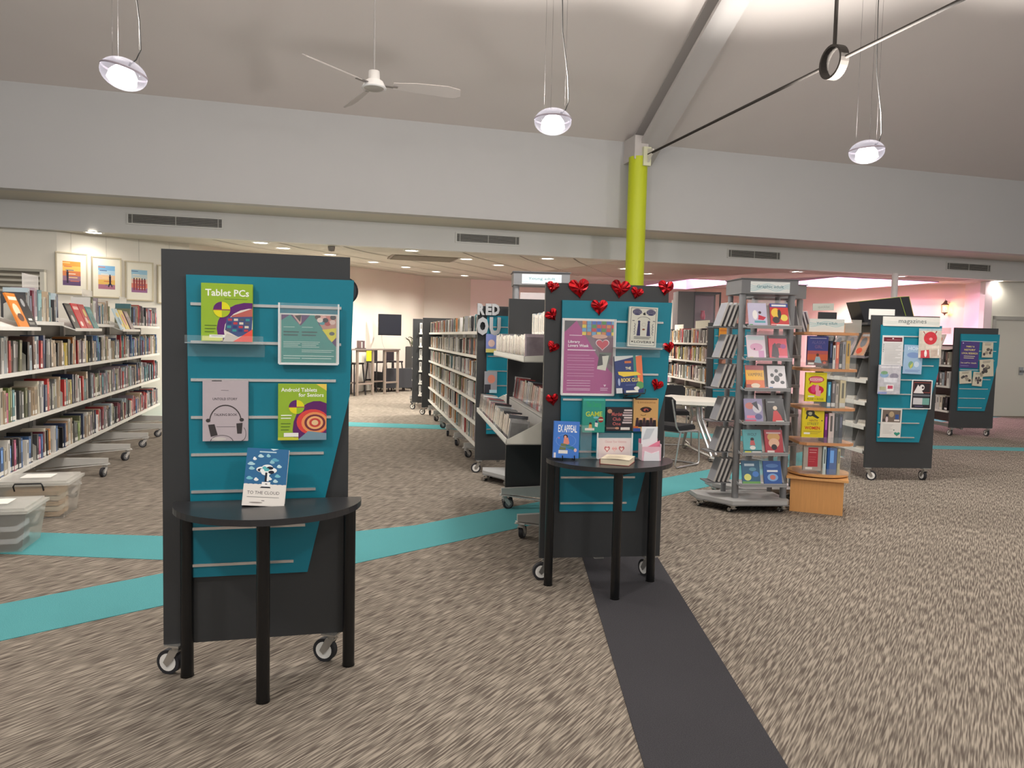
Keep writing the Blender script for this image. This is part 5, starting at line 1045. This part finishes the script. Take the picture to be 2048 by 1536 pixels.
flat('magazine', 'red and cream magazine in a sleeve at the top right of the magazines board', 'magazine', P3, (1839, 657, 1883, 716), -.035, .012, (206, 196, 180), a_redm, m=CASE, roll=-1)
flat('magazine', 'grey lilac sleeved magazine on the left of the magazines board', 'magazine', P3, (1757, 730, 1801, 788), -.035, .012, (186, 184, 190), a_lil, m=CASE)
flat('leaflet', 'black and white leaflet with triangle emblem on the magazines board', 'leaflet', P3, (1822, 760, 1863, 818), -.012, .004, WHITE, a_bw, roll=1)
flat('leaflet', 'white leaflet with a photo and green heart, lowest on the magazines board', 'leaflet', P3, (1761, 817, 1802, 875), -.012, .004, (216, 212, 206), a_photo, roll=1)
# black folded carton on top
t = thing('black_box', 'black box with lime edging standing above the magazine unit', 'box', MU, (0, 0, 0))
BF = F(P3.w(-.02, .80, 0), -12)
a = [BF.px(x, y, 0) for x, y in ((1731, 636), (1717, 603), (1800, 594), (1818, 593), (1832, 636))]
t.matrix_world = BF.M
P = [(v.x, v.z) for v in a]; zb = 1.765
P[0] = (P[0][0], zb); P[4] = (P[4][0], zb)
MB().prism(P, 'y', 0, .30, (26, 25, 28)).build('body', GLOSS, t)
m = MB()
for u, v in ((1, 2), (2, 3), (3, 4)):
    m.tube([(P[u][0], -.002, P[u][1]), (P[v][0], -.002, P[v][1])], .0035, (130, 144, 60), 5)
m.tube([(P[2][0], -.002, P[2][1]), ((P[4][0]-.09), -.002, zb)], .0035, (130, 150, 60), 5)
m.build('edging', RUBBER, t)
MB().box(.0, 1.2, .0, .66, 1.735, 1.762, (60, 60, 62)).build('top_board', LAM, bpy.data.objects['magazine_unit'])
# black shelf and sign behind the spinner
BS = F((7.3, 9.3), -12)
t = thing('end_panel', 'dark panel end with a pale header card behind the spinner', 'panel', BS)
bx = [BS.px(x, y, 0) for x, y in ((1638, 624), (1674, 624))]
MB().box(bx[0].x, bx[1].x, 0, .03, .14, bx[0].z, (34, 34, 36)).build('panel', LAM, t); caster(t, bx[0].x+.06, .015, .14, 0); caster(t, bx[1].x-.06, .015, .14, 0)
def a_q(p): p.rect(0, 0, 1, 1, (176, 178, 168)); p.text('quicklist', .25, .3, .8, .75, (130, 134, 126), 0)
flat('sign', 'pale grey header card above the dark panel behind the spinner', 'sign', BS, (1626, 607, 1668, 621), .031, .01, (176, 178, 168), a_q, m=PAPER, roll=-2)

# farthest display board: covers and shelving behind
def a_purple(p): p.rect(0, 0, 1, 1, (70, 52, 116)); p.text('FAMILY &', .3, .16, .74, .22, (222, 206, 120), .02); p.text('HISTORY', .2, .28, .8, .35, (222, 206, 120), .02); p.text('LOCAL RESEARCH', .08, .41, .93, .48, (222, 206, 120), .02); p.bars(.2, .54, .8, 2, .07, (190, 180, 150), .4); p.text('See staff for details', .06, .78, .9, .83, (226, 216, 160), .01); p.bars(.05, .91, .5, 1, .03, (170, 160, 200)); p.ell(.12, .07, .03, .02, (200, 190, 220))
def a_bk(n): 
    def f(p):
        p.rect(0, 0, 1, 1, (196, 188, 168)); random.seed(n)
        for i in range(7): p.ell(random.uniform(.15, .85), random.uniform(.35, .8), .12, .1, random.choice(((60, 56, 54), (90, 84, 78), (150, 140, 124), (70, 60, 66))))
        p.bars(.2, .08, .8, 2, .08, (120, 112, 100), .4)
    return f
flat('poster', 'purple poster with yellow lettering on the farthest board', 'poster', P4, (1920, 683, 1957, 736), -.012, .004, (70, 52, 116), a_purple, roll=1)
for i, (bxx, rl, lab) in enumerate((((1965, 685, 1986, 715), 0, 'grey photo booklet at the top right of the farthest board'), ((1961, 719, 1988, 753), -4, 'cream booklet with small pictures on the right of the farthest board'), ((1920, 742, 1944, 767), -4, 'cream booklet under the purple poster'), ((1945, 744, 1964, 772), 4, 'small grey booklet right of the one under the purple poster'))):
    flat('booklet', lab, 'booklet', P4, bxx, -.03, .012, (196, 188, 168), a_bk(i), roll=rl, m=PAPER)
random.seed(71)
MU4 = P4.sub(0, 2.23, -90)
for i in range(2):
    b = bay(MU4, .05+i*1.05, 1.04, [.42, .84, 1.2], .26, ['farther', 'nearer'][i]+' shelf bay beside the farthest display board', back=(80, 60, 56), top=1.6, arm_y=.0)
    for k, z in enumerate([.42, .84, 1.2]): fill(MU4, .08+i*1.05, 1.06+i*1.05, z, ['wwckk wtgk', 'gsxwkgrwdmk', 'wgkxcmkrmkg'][k], (.04, .07), (.22, .26), .18, 'on the %s, %s bay by the farthest board' % (['bottom shelf', 'second shelf', 'top shelf'][k], ['farther', 'nearer'][i]), 'books beside the farthest board', i == 1, ends='left')
    MB().prism([(-.05, 1.46), (.26, 1.52), (.26, 1.525), (-.05, 1.468)], 'x', .0, 1.04, SH).build('display_ledge', STEEL, b)
for k in range(4): face(MU4, .3+k*.5, -.03, 1.475, .2, .27, 'magazine', '%s cover from the left leaning on the shelves by the farthest board' % th(k+1), 'magazine', (196, 180, 170), [('ell', .5, .4, .3, .2, (206, 110, 80)), ('ell', .5, .75, .3, .1, (110, 90, 90))], lean=20, th_=.01, group='covers on the ledge by the farthest board')
tag(MB().box(1.4, 1.95, .1, .11, 1.74, 1.84, (214, 212, 200)).build('shelf_sign', FROST, mw=MU4.M), 'pale sign blade above the shelves beside the farthest board', 'sign')

# ------------------------------------------------------------------ framed paintings on the left wall
WP = F((-3.7, 13.12), math.degrees(math.atan2(.98, 1.76)))
def pic(i, box):
    def f(p):
        p.rect(0, 0, 1, 1, (232, 226, 208)); L_, T_, R2_, B_ = .2, .2, .8, .8
        sky = [[(222, 150, 60), (236, 186, 90), (206, 120, 70), (150, 110, 130), (96, 70, 110)], [(120, 170, 206), (170, 200, 220), (230, 190, 150), (225, 180, 90), (170, 110, 130)], [(150, 190, 210), (190, 205, 205), (225, 190, 170), (210, 120, 100), (150, 100, 140)], [(150, 160, 190), (205, 180, 170), (214, 150, 110), (160, 110, 130), (110, 80, 120)]][i]
        for k, c in enumerate(sky): p.rect(L_, T_+k*.12, R2_, T_+k*.12+.12, c)
        for k in range(6): p.rect(L_+.05*k, T_+.03+k*.09, L_+.25+.06*k, T_+.05+k*.09, [(245, 205, 140), (206, 110, 80), (90, 110, 150), (235, 220, 200)][(k+i) % 4])
        F_ = (44, 30, 50)
        for u in ([.36], [.62], [.3, .4, .5, .6, .7], [.5])[i]:
            hh = .2 if i < 2 else .14; p.ell(u, .44, .025, .02, F_); p.poly([(u-.04, .46), (u+.04, .46), (u+.03, .46+hh), (u-.03, .46+hh)], F_ if i != 2 else (150, 60, 60)); p.poly([(u-.05, .46+hh), (u+.05, .46+hh), (u+.09, .74), (u+.05, .74), (u, .62), (u-.03, .74), (u-.08, .74)] if i == 1 else [(u-.03, .6), (u+.03, .6), (u+.03, .74), (u-.03, .74)], F_ if i != 2 else (150, 60, 60))
    t, w, h = flat('framed_painting', ['sunset painting with a seated dark figure, leftmost of the framed pictures', 'painting of a striding figure on a beach, second framed picture', 'painting of a row of red figures, third framed picture', 'fourth framed picture, mostly hidden by the front board'][i], 'painting', WP, box, -.02, .018, (196, 182, 150), f, m=PAPER)
    MB().box(-w/2-.015, w/2+.015, -.012, .012, -.015, .005, (190, 176, 146)).box(-w/2-.015, w/2+.015, -.012, .012, h-.005, h+.015, (206, 194, 166)).box(-w/2-.015, -w/2+.005, -.012, .012, 0, h, (170, 158, 132)).box(w/2-.005, w/2+.015, -.012, .012, 0, h, (206, 194, 166)).build('frame', WOOD, t)
    MB().tube([(0, .005, h), (0, .015, h+(3.0-h-1.9 if False else .5))], .002, (180, 176, 166), 4).build('hanging_wire', STEEL, t)
for i, bx in enumerate(((113, 507, 173, 587), (185, 516, 241, 594), (252, 525, 305, 600), (316, 533, 362, 606))): pic(i, bx)

# ------------------------------------------------------------------ far left corner: screen, bar table, stools, plant
TV = F((2.02, 20.3), 12)
t = thing('television', 'black wall-mounted television tilted above the bar table', 'television', TV, (0, 0, 1.49))
a = TV.px(757, 671, 0); b = TV.px(803, 630, 0); w_ = b.x-a.x; h_ = b.z-a.z
MB().box(a.x, b.x, 0, .05, 0, h_, (26, 27, 34)).build('casing', GLOSS, t); MB().box(a.x+.02, b.x-.02, -.004, 0, .03, h_-.02, (34, 36, 46)).build('screen', GLOSS, t)
m = MB().tube([((a.x+b.x)/2, .05, h_/2), ((a.x+b.x)/2+.05, .15, h_/2), ((a.x+b.x)/2, .3, h_/2)], .025, (70, 70, 72)).build('bracket', STEEL, t)
m = MB().tube([(a.x+.1, .03, 0), (a.x+.12, .05, -.2), (a.x+.22, .06, -.42)], .006, (200, 198, 190), 5).build('cable', RUBBER, t)
BT = F((.15, 17.45), 43)
t = thing('bar_table', 'high bar table with grey metal legs in the far left corner', 'table', BT)
MB().box(0, 3.05, 0, .55, 1.115, 1.145, (120, 112, 104)).build('tabletop', LAM, t)
MET = (140, 128, 116)
for x in (.55, 1.0, 1.5, 2.05, 2.5, 3.0):
    MB().box(x-.025, x+.025, .02, .07, 0, 1.115, MET).build('leg', STEEL, t)
for x0, x1 in ((.55, 1.0), (1.5, 2.05), (2.5, 3.0)): MB().box(x0, x1, .025, .065, .27, .31, MET).box(x0, x1, .025, .065, 1.07, 1.115, MET).build('rail', STEEL, t)
MB().box(.55, 3.0, .5, .53, .27, .31, MET).build('rail', STEEL, t)
def stool(x, y, d, lab, proto=[]):
    if not proto:
        t = thing('bar_stool', lab, 'stool', loc=(0, 0, 0), group='black bar stools at the high table')
        MB().prism([(-.2, -.19), (.2, -.19), (.2, .19), (-.2, .19)], 'z', .76, .80, (30, 30, 32)).build('seat', LAM, t)
        for sx in (-1, 1):
            for sy in (-1, 1): MB().tube([(sx*.17, sy*.17, .76), (sx*.23, sy*.22, 0)], .02, (32, 31, 33), 6).build('leg', STEEL, t)
        MB().box(-.2, .2, -.215, -.19, .28, .32, (32, 31, 33)).box(-.2, .2, .19, .215, .28, .32, (32, 31, 33)).build('footrest', STEEL, t)
        MB().box(-.19, .19, .17, .195, .80, 1.10, (34, 34, 38)).build('backrest', LAM, t)
        proto.append(t)
    else: t = copy_tree(proto[0]); t['label'] = lab
    t.matrix_world = Matrix.Translation((x, y, 0)) @ Matrix.Rotation(R_(d), 4, 'Z')
for (px, dd, dg, lab) in ((706, 18.9, 50, 'black bar stool at the left end, half hidden by the front board'), (754, 20.1, 40, 'middle black bar stool behind the bar table'), (786, 20.6, 35, 'right black bar stool next to the planter')):
    r_ = ray(px, 700); stool(r_.x/r_.y*dd, dd, dg, lab)
r_ = ray(737, 700)
t = MB().box(0, .17, -.01, .0, 0, .25, (228, 222, 30)).build('notice', PAPER, mw=BT.M @ Matrix.Translation((1.78, .01, .85))); tag(t, 'bright yellow notice fixed to the front of the bar table', 'notice')
tag(MB().box(0, .22, 0, .16, 0, .02, (70, 60, 60)).box(.02, .06, .02, .12, .02, .2, (110, 90, 90)).box(.08, .12, .02, .12, .02, .17, (190, 180, 176)).box(.14, .2, .02, .12, .02, .2, (96, 80, 84)).build('condiment_tray', GLOSS, mw=BT.M @ Matrix.Translation((1.75, .2, 1.146))), 'small tray of upright packets on the bar table', 'tray')
PLT = F((3.05, 21.3), 20)
t = thing('planter', 'dark grey tall planter box with spiky leaves', 'planter', PLT)
MB().box(-.25, .27, -.2, .2, .0, 1.18, (62, 64, 68)).box(-.23, .25, -.18, .18, 1.16, 1.19, (40, 34, 30)).build('box', LAM, t)
random.seed(9)
for k in range(16):
    a = random.uniform(0, 2*pi); l = random.uniform(.2, .4); x = random.uniform(-.18, .2); r_ = random.uniform(.01, .018)
    P = [(x, 0, 1.18), (x+math.cos(a)*l*.3, math.sin(a)*l*.2, 1.18+l*.6), (x+math.cos(a)*l*.7, math.sin(a)*l*.4, 1.18+l*.8), (x+math.cos(a)*l, math.sin(a)*l*.5, 1.18+l*.65)]
    m = MB(); n_ = Vector((-math.sin(a), math.cos(a), .3)).normalized()*r_
    vs = [tuple(Vector(p)+n_*s_*q) for p, q in zip(P, (1, 1.4, 1, .1)) for s_ in (-1, 1)]; m.add(vs, [(i*2, i*2+1, i*2+3, i*2+2) for i in range(3)], (96, 104, 80)); m.build('leaf', LAM, t)
AC = F((2.35, 20.0), 25)
t = thing('armchair', 'low dark grey box armchair behind the bar table', 'armchair', AC)
MB().box(-.35, .5, 0, .12, .1, .62, (60, 62, 66)).build('backrest', CLOTH, t); MB().box(-.35, .5, .12, .55, .1, .40, (56, 58, 62)).build('seat', CLOTH, t); MB().box(-.42, -.351, 0, .55, .1, .52, (50, 52, 56)).build('armrest', CLOTH, t); MB().box(.501, .57, 0, .55, .1, .52, (50, 52, 56)).build('armrest', CLOTH, t)
for x in (-.36, .5):
    for y in (.05, .5): MB().cyl((x, y, 0), (x, y, .1), .02, (30, 30, 30), 8).build('foot', STEEL, t)

# ------------------------------------------------------------------ pink bay: lantern, white post, banner
r_ = ray(1890, 612); LX = 14.80; LYY = LX*r_.y/r_.x
t = thing('wall_lantern', 'small bronze wall lantern glowing orange in the pink bay', 'lamp', loc=(LX, LYY, 2.27))
BZ = (92, 72, 56)
MB().lathe([(.001, .0), (.02, .01), (.015, .03), (.07, .06), (.075, .07), (.001, .07)], BZ, 12).lathe([(.001, .40), (.006, .36), (.02, .33), (.05, .29), (.085, .26), (.085, .25), (.001, .25)], BZ, 12).build('cap', STEEL, t)
MB().lathe([(.001, .11), (.03, .13), (.035, .17), (.02, .21), (.001, .22)], (255, 196, 110), 12).build('bulb', GLOW, t)
m = MB()
for k in range(6): m.tube([(.07*math.cos(k*pi/3), .07*math.sin(k*pi/3), .07), (.082*math.cos(k*pi/3), .082*math.sin(k*pi/3), .25)], .005, BZ, 5)
m.tube([(0, 0, .30), (.08, .05, .36), (.14, .06, .28)], .01, BZ, 6); m.build('cage', STEEL, t)
lamp('POINT', (LX-.0, LYY, 2.44), 9, (1, .50, .14), .05)
r_ = ray(1778, 575); struct(MB().cyl((12.9*r_.x/r_.y, 12.75, 0), (12.9*r_.x/r_.y, 12.75, 2.98), .062, (222, 216, 214), 16).build('column_white', PAINT))
r_ = ray(1350, 610); x_ = 15.8*r_.x/r_.y
t = thing('banner', 'white and yellow upright banner seen right of the hearts board', 'banner', loc=(x_, 15.8, 0), yaw=-20)
MB().box(-.07, .07, 0, .02, .02, 2.45, (236, 234, 226)).box(-.12, .12, -.06, .08, 0, .02, (120, 120, 120)).build('panel', PAPER, t); p = MB().page(.13, 2.4, -.0005, 0, .04); p.poly([(.3, .05), (1, .12), (.9, .35), (.4, .3)], (222, 212, 40)); p.poly([(.2, .4), (.9, .42), (.8, .55), (.4, .56)], (222, 212, 40)); p.build('print', PAPER, t)

# everything past the nearest few hundred books stays one mass
o = STUFF.build('distant_books', PAPER); tag(o, 'mass of small distant books on the middle and farther shelving rows', 'books', kind='stuff')
print('BOOKS', NB[0], 'TRIS', sum(len(m.polygons) for m in bpy.data.meshes))
